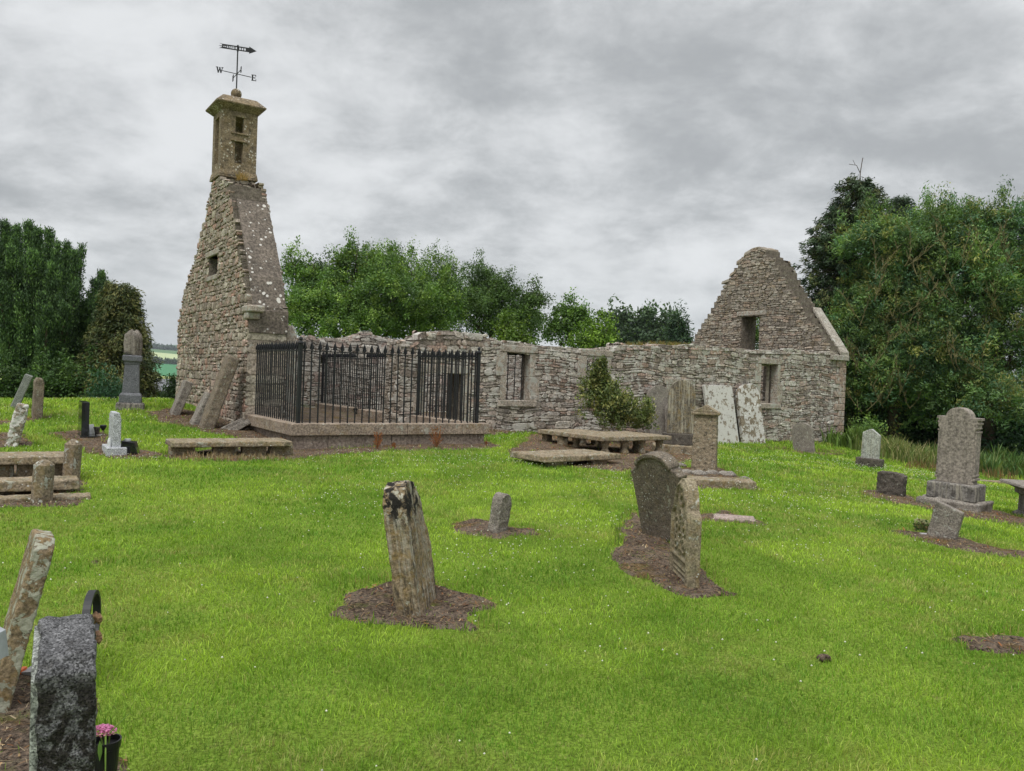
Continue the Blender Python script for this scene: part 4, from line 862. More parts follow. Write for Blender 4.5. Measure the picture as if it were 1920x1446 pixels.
# stones leaning on or standing by the south wall
def wall_at(px, off=0.0): X, z = on_Y(px, 760, YS); p = CH(X, YS-off, 0); p.z = T(p.x, p.y); return p
def slabw(px, W, H, D, ty, tx, prof, mat, label, off, name='headstone', yaw=33.3, **kw):
    mb = MB(); mb.ext(prof, -D/2, D/2); stone_thing(name, label, 'gravestone', [('x', mb, mat, kw)], place(0, 0, yaw, tx, ty, loc=wall_at(px, off)))
slabw(1222, .78, 1.50, .12, 5, 0, arch(.78, 1.52, 1.2), M_st_grey, 'grey round-headed stone half hidden by the bushy shrub', .35, bevel=.01)
slabw(1240, .62, 1.05, .12, 8, 2, arch(.62, 1.12, .85), M_st_grey, 'lower speckled stone between the shrub and the streaked headstone', .6, bevel=.01)
slabw(1341, 1.12, 1.75, .10, 9, -4, [(-.55, -.2), (.55, -.2), (.54, 1.66), (.52, 1.68), (-.54, 1.76), (-.56, 1.74)], M_white, 'broad square-topped white slab leaning against the church wall', .42, yaw=30, bevel=.012)
slabw(1393, .95, 1.75, .14, 9, -3, arch(.92, 1.80, 1.42), M_white2, 'round-topped slab blotched with white lichen leaning on the church wall', .45, yaw=30, bevel=.02)
stone_thing('headstone', 'small grey round-topped stone tilting left before the church corner', 'gravestone', [('x', MB().ext(arch(.62, .86, .60), -.05, .05), M_st_grey, dict(bevel=.02))], place(1508, 848, -42, -8, 0))
# S9 pale stone on dark base
s = mpp(1630, 878); M9 = place(1630, 877, -42, 2, 0); W = 32*s
stone_thing('headstone', 'pale grey headstone on a dark rough base beside the nettles', 'gravestone',
  [('slab', MB().ext([(-W/2, .18), (W/2, .18), (W/2, 62*s), (W*.3, 67*s), (0, 74*s), (-W*.3, 70*s), (-W/2, 66*s)], -.06, .06), M_pale, dict(bevel=.015)),
   ('base', MB().box(-W/2-.09, W/2+.09, -.15, .15, -.2, 18*s), M_st_dark, dict(voxel=.02, disp=.03, dsize=.06))], M9)
# S10 low rough square stone
s = mpp(1668, 935); W = 50*s
stone_thing('grave_marker', 'low squat dark rough block of stone', 'gravestone', [('x', MB().ext([(-W/2, -.2), (W/2, -.2), (W/2, 41*s), (W*.3, 46*s), (-W*.4, 46*s), (-W/2, 42*s)], -.08, .08), M_st_dark, dict(voxel=.012, disp=.035, dsize=.05))], place(1670, 930, -48, 2, 0))
# S11 large buff headstone
s = mpp(1790, 965); M11 = place(1790, 952, -46, 1.2, 0); k = s
W = 76*k; hw = W/2; Z0 = 52*k; ZT = 207*k
pf = [(-hw*.94, Z0), (hw*.94, Z0), (hw*.86, Z0+12*k), (hw*.86, ZT-48*k), (hw*.97, ZT-40*k), (hw*.97, ZT-22*k), (hw*.62, ZT-20*k)]
pf += [(hw*.62*math.cos(a), ZT-20*k+20*k*math.sin(a)) for a in np.linspace(.1, math.pi-.1, 12)]
pf += [(-hw*.62, ZT-20*k), (-hw*.97, ZT-22*k), (-hw*.97, ZT-40*k), (-hw*.86, ZT-48*k), (-hw*.86, Z0+12*k)]
pil = MB()
for sx in (-1, 1):
    x0_, x1_ = sorted((sx*hw*.70, sx*hw*.95)); pil.box(x0_, x1_, -.105, .12, Z0+14*k, ZT-50*k)
    for zz_, e_, h_ in ((ZT-50*k, .012, .025), (ZT-42*k, .008, .02), (ZT-33*k, .018, .03), (ZT-25*k, .028, .04), (Z0+8*k, .014, .04), (Z0+16*k, .008, .03)): pil.box(x0_-e_, x1_+e_, -.105-e_*.5, .12+e_, zz_, zz_+h_)
stone_thing('headstone', 'large buff headstone with arched centre and side pilasters on stepped base', 'gravestone',
  [('slab', MB().ext(pf, -.12, .12), M_st_pink, dict(bevel=.012)), ('pilasters', pil, M_st_pink, dict(bevel=.006)),
   ('base', MB().box(-hw*1.24, hw*1.24, -.24, .24, 18*k, Z0+.003), M_st_pinkb, dict(bevel=.025)),
   ('footing', MB().box(-hw*1.5, hw*1.5, -.40, .40, -.3, 19*k), M_st_grey, dict(voxel=.03, disp=.09, dsize=.18))], M11)
# S12 small leaning stone with flowers
s = mpp(1765, 1014); W = 50*s
stone_thing('grave_marker', 'small speckled slab leaning right on the soil strip, broken off flat', 'gravestone', [('x', MB().ext([(-W/2, -.15), (W/2, -.15), (W/2, 60*s), (-W/2, 68*s)], -.045, .045), M_st_grey, dict(voxel=.01, disp=.012, dsize=.06))], place(1765, 1010, -44, 12, 0))
# S13 table tomb at the right edge
def table_tomb(name, label, px, py, yaw, L, Wd, zt, th, legs, mat=M_table, group=None, lw=.16, bal=False, loc=None):
    M_ = place(px, py, yaw, loc=None if loc is None else (loc[0], loc[1], T(loc[0], loc[1]))); r = empty(name, M_); tag(r, label, 'table tomb', group)
    o = MB().frus(-L/2, L/2, -Wd/2, Wd/2, zt, zt+th, .012).build('slab', mat, r, voxel=.013, disp=.025, dsize=.12, disp2=.01, d2size=.04); 
    for (x, y) in legs:
        mb = MB()
        if bal: mb.lathe([(lw*.6, -.2), (lw*.62, .05), (lw*.35, .12), (lw*.52, .28*zt/.4), (lw*.33, zt-.1), (lw*.6, zt-.03), (lw*.6, zt)], (x, y), 10)
        else: mb.box(x-lw/2, x+lw/2, y-.09, y+.09, -.2, zt)
        mb.build('leg', mat, r, voxel=.02, disp=.02, dsize=.06)
    return r
s = mpp(1905, 980)
r = empty('pedestal_tomb', place(1968, 975, -12)); tag(r, 'moulded pedestal tomb cut off by the right edge of the view', 'tomb')
MB().loft([[(x*a, y*a*.8, z) for x, y in ((-1, -1), (1, -1), (1, 1), (-1, 1))] for a, z in ((.40, -.2), (.40, .05), (.34, .09), (.33, .33), (.38, .36), (.38, .42), (.45, .46), (.46, .49))]).build('pedestal', M_st_pinkb, r, bevel=.006)
MB().frus(-.56, .56, -.45, .45, .492, .53, .02).build('slab', M_st_grey, r, bevel=.01)
# S14 long kerb beyond
tag(MB().box(-1.5, 1.5, -.12, .12, -.2, .13).build('grave_kerb', M_table, M=place(1890, 912, -6), voxel=.03, disp=.02), 'long low stone kerb beyond the large buff headstone', 'kerb')
# centre table tombs
table_tomb('table_tomb', 'broad table tomb slab on short carved legs before the shrub', 0, 0, 36, 1.95, 1.35, .27, .09, [(-.75, -.5), (-.25, -.52), (.25, -.5), (.75, -.52), (-.7, .45), (0, .45), (.7, .45), (.5, -.1)], bal=True, loc=(2.2, 17.0, 0))
table_tomb('table_tomb', 'farther low table tomb partly behind the broad table slab', 0, 0, 36, 1.25, .9, .2, .09, [(-.5, -.3), (0, -.32), (.45, -.3), (-.45, .3), (.45, .3)], loc=(1.35, 17.9, 0))
table_tomb('ledger_slab', 'low mossy ledger slab just clear of the ground in front of the tables', 0, 0, 38, 1.75, .95, .08, .10, [(-.5, -.3), (.45, -.3), (0, .1)], lw=.35, loc=(.98, 14.1, 0))
# left-centre ledger on supports
table_tomb('table_tomb', 'long narrow slab with moulded edge on low blocks beside the plinth', 430, 853, 30, 1.88, .75, .16, .085, [(-.75, -.12), (-.1, -.12), (.35, -.14), (.8, -.12)], lw=.38)
# slab at the rendered pillar and the rubble heap
stone_thing('ledger_slab', 'thin flat ledger slab in front of the pillar memorial', 'ledger slab', [('x', MB().box(-.72, .72, -.22, .22, -.05, .10), M_table, dict(voxel=.015, disp=.025, dsize=.08))], place(1322, 909, -6))
stone_thing('ledger_slab', 'small flat slab sunk at the right end of the thin ledger', 'ledger slab', [('x', MB().box(-.26, .26, -.12, .12, -.05, .05), M_table, dict(voxel=.015, disp=.02, dsize=.08))], place(1385, 914, -10))
stone_thing('ledger_slab', 'pink-grey flat slab lying flush in the lawn behind the carved stone', 'ledger slab', [('x', MB().ext([(-.24, -.05), (.22, -.05), (.22, .035), (-.24, .035)], -.16, .16), stone('pink_ledger', (.33, .26, .23), (.26, .21, .18), lich=.2, dark=.2, bump=.4), dict(voxel=.012, disp=.015, dsize=.08))], place(1378, 975, -12))
def boulder(px, py, r_, mat, sq=.55, yaw=0, sink=.3):
    mb = MB(); bmesh.ops.create_icosphere(mb.bm, subdivisions=2, radius=r_)
    for v in mb.bm.verts: v.co = Vector((v.co.x*random.uniform(.85, 1.15)*1.3, v.co.y*random.uniform(.85, 1.15), v.co.z*sq*random.uniform(.8, 1.15)))
    return mb, place(px, py, yaw, sink=-r_*sq*(1-sink*2))
for i, (px, py, r_, q_) in enumerate(((1262, 884, .13, 'wedge-shaped grey rock leftmost at the foot of the pillar memorial'), (1288, 889, .10, 'small grey rock left of centre at the pillar foot'), (1310, 891, .11, 'whitish rock under the middle of the pillar'), (1335, 890, .10, 'dark-veined rock below the pillar right corner'), (1362, 893, .12, 'squared grey rock right of the pillar foot'), (1275, 875, .09, 'half-buried rock behind the wedge-shaped one'), (1395, 899, .07, 'flat pebble-like rock at the right end of the rubble'))):
    mb, M_ = boulder(px, py, r_, M_st_grey); stone_thing('rock', q_, 'rock', [('x', mb, M_st_grey, dict(smooth=False))], M_, 'loose rocks round the pillar foot')
# left: stone posts
for px, py, hp, wp, lab in ((133, 903, 80, 30, 'farther lichened stone post with pointed cap'), (78, 943, 82, 36, 'nearer lichened stone post with pointed cap')):
    s = mpp(px, py); r_ = wp*s/2
    mb = MB(); mb.loft([[(r_*q*math.cos(2*math.pi*(k_+.5)/8), r_*q*math.sin(2*math.pi*(k_+.5)/8), z) for k_ in range(8)] for q, z in ((1.05, -.2), (1.0, hp*s*.86), (1.03, hp*s*.87), (.55, hp*s*.96), (.15, hp*s))])
    stone_thing('stone_post', lab, 'stone post', [('x', mb, M_post, dict(voxel=.007, disp=.008, dsize=.06))], place(px, py, 10, 2), 'capped stone posts on the left')
# left: collapsed table tombs
table_tomb('table_tomb', 'broken split table slab on low blocks behind the stone posts', 15, 900, 30, 1.5, .7, .22, .09, [(-.6, -.1), (-.1, -.1), (.25, -.12), (.6, -.1)], lw=.32)
table_tomb('ledger_slab', 'low layered slab sagging in front of the broken table tomb', 5, 926, 30, 1.5, .45, .05, .11, [(-.5, 0), (.1, 0), (.55, 0)], lw=.3)
stone_thing('ledger_slab', 'thin flaking slab flat on the soil nearest the stone posts', 'ledger slab', [('x', MB().box(-.8, .8, -.14, .14, -.05, .05), M_table, dict(voxel=.015, disp=.03, dsize=.08))], place(10, 941, 30))
# far-left stones
s = mpp(37, 765)
stone_thing('headstone', 'thin grey slab leaning steeply right before the dark hedge', 'gravestone', [('x', MB().box(-.08, .08, -.3, .3, -.1, 66*s), M_gran_s, dict(bevel=.015))], place(27, 765, 29, 20, 0))
s = mpp(70, 785)
stone_thing('headstone', 'upright brown headstone seen edge on before the dark hedge', 'gravestone', [('x', MB().ext([(-.09, -.1), (.09, -.1), (.085, 66*s), (.05, 75*s), (-.05, 76*s), (-.085, 68*s)], -.3, .3), M_st_brown, dict(voxel=.02, disp=.02, dsize=.1))], place(69, 784, 33, 1.5, 0))
s = mpp(25, 837)
stone_thing('headstone', 'ragged white-lichened headstone leaning right beside the soil edge', 'gravestone', [('x', MB().ext([(-.085, -.1), (.085, -.1), (.09, 60*s), (.075, 80*s), (-.075, 80*s), (-.09, 62*s)], -.16, .16), M_white2, dict(voxel=.015, disp=.05, dsize=.06))], place(22, 836, 30, 12, 0))
# polished black upright
s = mpp(157, 822)
stone_thing('headstone', 'slim polished black headstone seen edge on', 'gravestone', [('slab', MB().ext([(-6.5*s, .03), (6.5*s, .03), (6.5*s, 67*s), (-6.5*s, 67*s)], -.28, .28), M_black, dict(bevel=.006)), ('base', MB().box(-8*s, 22*s, -.3, .3, -.1, .035), M_black, dict(bevel=.005))], place(156, 819, 33, 0, 0))
M_ = place(169, 816, 0); r = empty('grave_ornament', M_); tag(r, 'white open book ornament and cup beside the polished black headstone', 'ornament')
MW = flat('white_ceramic', (.62, .63, .65), .4, var=.1)
MB().ext([(-.01, 0), (.05, 0), (.02, .19), (0, .19)], -.08, .08).build('book', MW, r, bevel=.004); MB().lathe([(.03, 0), (.05, .12), (.06, .13), (.06, .15)], (.12, 0), 14).build('cup', M_st_dark, r); MB().box(-.02, .22, -.08, .08, -.02, .015).build('tray', MW, r, bevel=.004)
s = mpp(193, 822)
M_ = place(193, 820, 0); r = empty('solar_lamp', M_); tag(r, 'small solar garden lamp on a thin stake in the soil', 'garden lamp')
MB().tube([(0, 0, 0), (0, 0, .13)], .012, 8).build('stake', M_st_brown, r); MB().lathe([(.018, .12), (.05, .17), (.052, .19), (.055, .205), (.04, .215), (.001, .217)], n=14).build('lamp_head', M_iron, r, smooth=False)
# light granite headstone
s = mpp(214, 852); M_ = place(214, 850, 32); k = s
stone_thing('headstone', 'light speckled granite headstone with rough edge on a pale base', 'gravestone',
  [('slab', MB().ext([(-7*k, .1), (7*k, .1), (7*k, 66*k), (4*k, 78*k), (-5*k, 78*k), (-7*k, 70*k)], -.28, .28), M_gran_l, dict(bevel=.006)), ('base', MB().box(-17*k, 17*k, -.36, .36, -.1, 14*k), M_gran_l, dict(bevel=.01)), ('vase', MB().lathe([(.025, .0), (.03, .2), (.02, .25), (.001, .26)], (-11*k, -.2), 12), MW, {})], M_)
M_ = place(245, 852, 14); r = empty('memorial_plaque', M_); tag(r, 'tilted black memorial vase block beside the light granite headstone', 'memorial plaque')
MB().ext([(-15*k, -.05), (17*k, -.05), (8*k, 24*k), (-15*k, 26*k)], -.10, .10).build('block', M_black, r, bevel=.006); MB().lathe([(.045, 26*k-.005), (.05, 29*k), (.001, 29.5*k)], (-6*k, 0), 14).build('lid', MW, r)
# draped urn monument
s = mpp(245, 768); M_ = place(244, 767, 22, 1.0); k = s*.93
def sq(h): return lambda a: [(-a, -a*.8), (a, -a*.8), (a, a*.8), (-a, a*.8)]
def lof(lst): 
    mb = MB(); return mb.loft([[(x, y, z) for x, y in ((-a, -a*.8), (a, -a*.8), (a, a*.8), (-a, a*.8))] for a, z in lst])
drape = MB(); rings = []
for z, a in ((108*k, 11*k), (112*k, 14*k), (118*k, 13.5*k), (128*k, 14.5*k), (138*k, 14.5*k), (146*k, 13.5*k), (150*k, 13*k), (153*k, 10*k), (156*k, 9*k), (158*k, 5.5*k)):
    rings.append([(a*(1+.12*math.sin(q*4+1)+.16*math.sin(q*9+z*2))*math.cos(q), a*.8*(1+.14*math.sin(q*7+z*3))*math.sin(q), z+.04*math.sin(q*2)) for q in np.linspace(0, 2*math.pi, 56, endpoint=False)])
drape.loft(rings)
stone_thing('urn_monument', 'tall grey granite pedestal monument carrying a draped broken urn', 'monument',
  [('shaft', lof([(16*k, 33*k), (13.3*k, 90*k)]), M_dgran, dict(bevel=.01)), ('capital', lof([(14*k, 90*k), (15*k, 95*k), (18*k, 97.5*k), (18*k, 107*k), (16.5*k, 109*k)]), M_dgran, dict(bevel=.01)),
   ('base', lof([(21*k, 13*k), (20.5*k, 28*k), (18.5*k, 31*k), (16.5*k, 33.2*k)]), M_dgran, dict(bevel=.01)), ('footing', lof([(26.5*k, -12*k), (26*k, 10*k), (24*k, 13.2*k)]), M_st_pinkb, dict(bevel=.02)),
   ('draped_urn', drape, M_st_grey, dict(smooth=True, disp=.02, dsize=.05))], M_)
# slabs leaning on the west gable
for (px, py, hp, wp, Wd, ty, lab, mat) in ((327, 777, 66, 15, .6, -20, 'grey slab leaning on the far corner of the belfry gable', M_st_grey), (364, 796, 64, 14, .55, -24, 'thin low slab leaning between the two bigger slabs on the gable', M_st_grey), (386, 803, 142, 22, .55, -18, 'long thick brown slab leaning high against the belfry gable', M_st_brown)):
    s = mpp(px, py); t_ = wp*s
    mb = MB(); mb.box(-Wd/2, Wd/2, -t_/2, t_/2, -.12, hp*s)
    stone_thing('leaning_slab', lab, 'gravestone', [('x', mb, mat, dict(voxel=.02, disp=.03, dsize=.12))], place(px, py, 118, 0, ty), 'old slabs propped against the belfry gable')
for px, py, yaw, tx, lab in ((436, 805, 40, -25, 'broken slab fragment propped at the plinth end'), (450, 808, 20, -32, 'second broken fragment, lower and nearer the plinth')):
    stone_thing('broken_slab', lab, 'stone fragment', [('x', MB().box(-.24, .24, -.12, .12, -.02, .10), M_st_grey, dict(voxel=.015, disp=.03, dsize=.08))], place(px, py, yaw, tx, 12, sink=-.03))
# ------------------------------------------------------------------ foreground left
# leaning lichened stone: narrow edge towards us
s = mpp(30, 1340)
M_lean = stone('flaking_lichened_stone', (.24, .18, .11), (.17, .13, .085), lich=.82, lcol=(.40, .41, .33), lscale=13, dark=.35, och=.4, bump=.8, scale=8, spots=.5, spotscale=34, spcol=(.42, .43, .36))
mb = MB(); W, D, H = .46, .085, .80
mb.ext([(-W/2, -.2), (W/2, -.2), (W/2, H-.06), (W/2-.1, H-.02), (-W/2+.06, H), (-W/2, H-.05)], -D/2, D/2)
stone_thing('headstone', 'tall flaking headstone leaning right at the left edge, crusted with pale lichen', 'gravestone', [('x', mb, M_lean, dict(voxel=.0075, disp=.012, dsize=.14, disp2=.009, d2size=.03))], place(15, 1345, 122, 0, -12.5, (-.5, -.5), W, D))
# rough granite stone
W, D, H = .6, .13, .885
M_ = place(62, 1446, 0); 
g = at(126, 1446, 2.05); g.z = T(g.x, g.y)
mb = MB(); mb.ext([(-W/2, -.2), (W/2, -.2), (W/2, .74), (W/2-.06, .80), (0, .865), (-W/2+.05, .845), (-W/2, .80)], -D/2, D/2)
gmat = place(0, 0, 119, 0, 0.5, (-.5, 0), W, D, loc=g)
r = empty('granite_headstone', gmat); tag(r, 'near grey granite headstone with rough rock-faced edge and sawn side', 'gravestone')
mb.build('slab', M_gran, r, voxel=.008, disp=.022, dsize=.06, disp2=.008, d2size=.02)
MB().ext([(-W/2+.012, -.2), (W/2-.01, -.2), (W/2-.01, .73), (W/2-.07, .785), (0, .85), (-W/2+.055, .83), (-W/2+.012, .79)], D/2-.01, D/2+.014).build('sawn_face', M_gran_s, r, bevel=.004)
# wreath ring on a stand behind it
M_ = place(172, 1290, 0); rp_ = at(171, 1162, 2.95)
r = empty('wreath_ring', Matrix.Translation((rp_.x, rp_.y, T(rp_.x, rp_.y)))); tag(r, 'black round grave wreath frame with withered brown flowers behind the granite headstone', 'wreath')
zc_ = rp_.z-T(rp_.x, rp_.y); Rr = .105
mb = MB(); ca = math.radians(106); rings = []
for q in np.linspace(0, 2*math.pi, 40, endpoint=False):
    c_, s_ = math.cos(q), math.sin(q); ux, uy = math.cos(ca), math.sin(ca); nx, ny = -uy, ux
    rings.append([(c_*rr_*ux+nx*t_, c_*rr_*uy+ny*t_, zc_+s_*rr_) for rr_, t_ in ((Rr, -.013), (Rr, .013), (Rr-.014, .013), (Rr-.014, -.013))])
vs_r = [[mb.bm.verts.new(p) for p in rg] for rg in rings]
for i in range(40):
    for j_ in range(4): mb.bm.faces.new((vs_r[i][j_], vs_r[i][(j_+1) % 4], vs_r[(i+1) % 40][(j_+1) % 4], vs_r[(i+1) % 40][j_]))
mb.build('ring', M_iron, r); MB().tube([(0, 0, 0), (0, 0, zc_-Rr+.01)], .008, 6).build('stake', M_iron, r)
mb = MB()
for i in range(10):
    a_ = random.random()*6.28; x_, z_ = .035+random.uniform(-.01, .015), zc_+random.uniform(-.09, .03)
    mb.loft([[(x_+q*.011*math.cos(w_), .0+q*.011*math.sin(w_)-.03, z_+t_) for w_ in np.linspace(0, 6.28, 7)[:-1]] for q, t_ in ((.2, -.02), (1, -.008), (1.1, .005), (.3, .02))])
mb.build('dead_flowers', flat('withered_flowers', (.25, .15, .09), .9, var=.5, vs_=60), r)
# flower pot
pp = at(197, 1462, 3.0); pp.z = T(pp.x, pp.y); r = empty('flower_pot', Matrix.Translation(pp)); tag(r, 'black plastic flower pot with pink flowers beside the granite headstone', 'flower pot')
HP = .21
MB().lathe([(.034, 0), (.046, HP-.03), (.050, HP-.028), (.052, HP), (.047, HP), (.044, HP-.02), (.001, HP-.022)], n=28).build('pot', flat('black_plastic', (.014, .014, .015), .4, var=.15), r, smooth=False)
bf = MB(); bf.ext([(-.014, .012), (-.002, .0), (0, -.01), (.003, .0), (.014, .016), (.012, -.004), (.004, -.01), (0, -.016), (-.006, -.01), (-.014, -.006)], -.001, .001); ob = bf.build('butterfly_emblem', flat('bronze_print', (.17, .10, .05), .6), r); ob.matrix_local = Matrix.Translation((.002, -.0445, .10)) @ Matrix.Rotation(-.06, 4, 'X')
R = random.Random(4); V = []; F = []; Cc = []
for i in range(520):
    a_ = R.random()*6.28; q = R.random()**.5; cx_, cy_ = -.012+q*.048*math.cos(a_), q*.036*math.sin(a_); cz_ = HP+.05-q*q*.022+R.uniform(-.006, .004); t1, t2 = R.random()*6.28, R.uniform(-.6, .6); sz = .0055; i0 = len(V)
    for u_, v_ in ((-1, 0), (0, -.8), (1, 0), (0, .8)):
        V.append((cx_+sz*(u_*math.cos(t1)-v_*math.sin(t1)), cy_+sz*(u_*math.sin(t1)+v_*math.cos(t1)), cz_+sz*v_*t2)); 
        k_ = R.uniform(.7, 1.2); Cc.append((.62*k_, .22*k_, .42*k_) if q < .9 or R.random() < .7 else (.5, .35, .2))
    F.append((i0, i0+1, i0+2, i0+3))
np_mesh('flower_head', np.array(V), [np.array(F)], M_leaf, r, cols=np.array(Cc))
st = MB()
for (x_, y_) in ((-.01, 0), (.01, .01), (-.02, -.01)): st.tube([(x_*.4, y_, HP-.02), (x_, y_, HP+.035)], .003, 5)
st.tube([(.02, -.02, HP+.03), (.06, -.03, HP+.075), (.10, -.03, HP+.115)], [.003, .002, .001], 5); st.tube([(.012, -.03, HP+.03), (.024, -.052, HP-.03), (.030, -.058, HP-.14)], [.003, .003, .002], 5)
st.build('stems', flat('green_stem', (.16, .26, .05), .6), r)
lf = MB(); lf.ext([(0, 0), (.009, -.02), (.010, -.045), (.002, -.075), (-.006, -.045), (-.006, -.02)], -.001, .001); ol = lf.build('leaf', flat('green_leaf', (.09, .17, .03), .6), r); ol.location = (.004, -.057, HP+.02)
# bits at the left edge
r = tag(MB().ext([(-.09, 0), (.05, 0), (.035, .10), (-.09, .16)], -.03, .03).build('plastic_windmill', flat('grey_plastic', (.32, .34, .36), .4), M=place(2, 1262, 0, loc=at(-16, 1232, 3.2))), 'grey and yellow plastic grave toy just inside the left edge', 'grave toy')
y_ = MB().box(-.09, .03, -.034, -.0305, .06, .085).build('yellow_stripe', flat('yellow_plastic', (.7, .5, .03), .4), r)
gp_ = G(60, 1266); r = tag(MB().ext([(-.045, 0), (.05, 0), (.02, .035), (-.03, .03)], -.05, .05).build('slate_fragment', flat('grey_slate', (.28, .27, .27), .8), M=Matrix.Translation(gp_)), 'grey slate fragment with an orange corner on the near soil', 'slate fragment')
MB().box(-.046, -.025, -.052, -.0, .02, .042).build('orange_corner', flat('orange_plastic', (.6, .13, .04), .5), r)
# posy beside the small leaning stone
p = place(1728, 1003, 0); r = empty('flower_posy', p); tag(r, 'small posy of withered cream flowers beside the small slab on the right', 'posy')
V = []; F = []; Cc = []; R = random.Random(9)
for i in range(260):
    a_ = R.random()*6.28; q = R.random()**.5*.09; t_ = R.random(); x_, y_, z_ = q*math.cos(a_), q*.6*math.sin(a_), .05+t_*.12; i0 = len(V); sz = R.uniform(.008, .02)
    for u_, v_ in ((-1, 0), (0, -.7), (1, 0), (0, .7)): V.append((x_+sz*u_*math.cos(a_*3), y_+sz*u_*math.sin(a_*3), z_+sz*v_)); 
    c_ = (.42, .42, .26) if t_ > .65 and R.random() < .6 else R.choice([(.05, .09, .03), (.1, .13, .05), (.2, .16, .08)]); Cc += [c_]*4; F.append((i0, i0+1, i0+2, i0+3))
np_mesh('flowers', np.array(V), [np.array(F)], M_leaf, r, cols=np.array(Cc)); MB().box(-.04, .08, -.07, -.03, 0, .025).build('holder', MW, r)
mb, M_ = boulder(1545, 1242, .034, M_st_dark, .7, 0, .1); tag(mb.build('molehill', M_soil, M=M_), 'little crumbly worm-cast mound of earth in the open lawn', 'earth mound')
# ------------------------------------------------------------------ trees and shrubs
def rdir(r_, n): v = r_.normal(size=(n, 3)); return v/np.linalg.norm(v, axis=1)[:, None]
def leaves(cl, cdir, crad, nl, L, Wd, pal, seed, up=0.0, droop=0.0, var=.25, outw=.6, elong=1.0):
    """cl (n,3) spray centres, cdir (n,3) outward directions, crad spray radius; rhombic leaves gathered in sprays"""
    r_ = np.random.default_rng(seed); n = len(cl); N = n*nl; c = np.repeat(cl, nl, 0); d = np.repeat(cdir, nl, 0); rr = np.repeat(np.broadcast_to(crad, (n,)), nl)
    off = rdir(r_, N)*(r_.random(N)**.5*rr)[:, None]; off = off+d*(r_.random(N)*rr*.9*elong)[:, None]; off[:, 2] += up*r_.random(N)*rr-droop*r_.random(N)*rr
    p = c+off; ax = d*outw+rdir(r_, N)*.8; ax[:, 2] += up*.8-droop*.9; ax /= np.linalg.norm(ax, axis=1)[:, None]
    nrm = rdir(r_, N)*.8+d*.4; nrm[:, 2] += .7; b = np.cross(ax, nrm); b /= np.linalg.norm(b, axis=1)[:, None]+1e-9
    l = (L*(.6+.8*r_.random(N)))[:, None]; w_ = (Wd*(.6+.8*r_.random(N)))[:, None]
    V = np.stack([p-ax*l*.5, p+b*w_*.5-ax*l*.05, p+ax*l*.5, p-b*w_*.5-ax*l*.05], 1)
    pal = np.array(pal); ci = r_.integers(0, len(pal), n); k = (1-var+2*var*r_.random(n)); k = k*(.72+.56*vnoise(cl[:, 0]*1.0+cl[:, 2]*.7, cl[:, 1]+cl[:, 2]*1.3, 1.1 if L < .3 else 6, 55))
    col = np.repeat(pal[ci]*k[:, None], nl, 0)*(.8+.4*r_.random(N))[:, None]
    return V.reshape(-1, 3), np.arange(N*4).reshape(N, 4), np.repeat(col, 4, 0)
def ell(px, py, rx, ry, v, deep=None):
    c = at(px, py, v); s = v/FPX; return (np.array(c), np.array([rx*s, (deep if deep else rx*s), ry*s]))
def sprays(ells, dens, r_, lump=.22, fill=.35, k=2.2):
    P_, D_ = [], []
    for c, r in ells:
        n = max(6, int(dens*(r[0]*r[2]+r[0]*r[1]+r[1]*r[2])*4.2+r_.random())); d = rdir(r_, n); d = d[(d[:, 2] > -.75)]; n = len(d)
        q = np.sin(d[:, 0]*5*k/2+c[0])*np.sin(d[:, 2]*4.3*k/2+c[2])*np.sin(d[:, 1]*4.7*k/2+1)+.6*np.sin(d[:, 0]*11+d[:, 2]*9+c[0])*np.sin(d[:, 1]*10)
        f = np.where(r_.random(n) < fill, r_.random(n)**.5, .86+.14*r_.random(n)); rad = f*(1+lump*q); P_.append(c+d*r*rad[:, None]); D_.append(d)
    return np.concatenate(P_), np.concatenate(D_)
def limbs(base, tips, r0, R, mid=.45, bend=.12):
    mb = MB(); base = Vector(base); top = sum((Vector(t) for t in tips), Vector())/len(tips); fork = base.lerp(top, mid); mb.tube([base-Vector((0, 0, .3)), base.lerp(fork, .5)+Vector((R.uniform(-.1, .1), 0, 0)), fork], [r0*1.2, r0, r0*.8], 9)
    for t in tips:
        t = Vector(t); m_ = fork.lerp(t, .5)+Vector((R.uniform(-1, 1), R.uniform(-1, 1), R.uniform(0, .6)))*bend*(t-fork).length; mb.tube([fork-Vector((0, 0, .1)), m_, t], [r0*.6, r0*.4, r0*.12], 7)
        for q in range(3):
            e = t+Vector((R.uniform(-1, 1), R.uniform(-1, 1), R.uniform(-.2, 1)))*(t-fork).length*.16; mb.tube([m_.lerp(t, .5), e], [r0*.22, r0*.04], 5)
    return mb
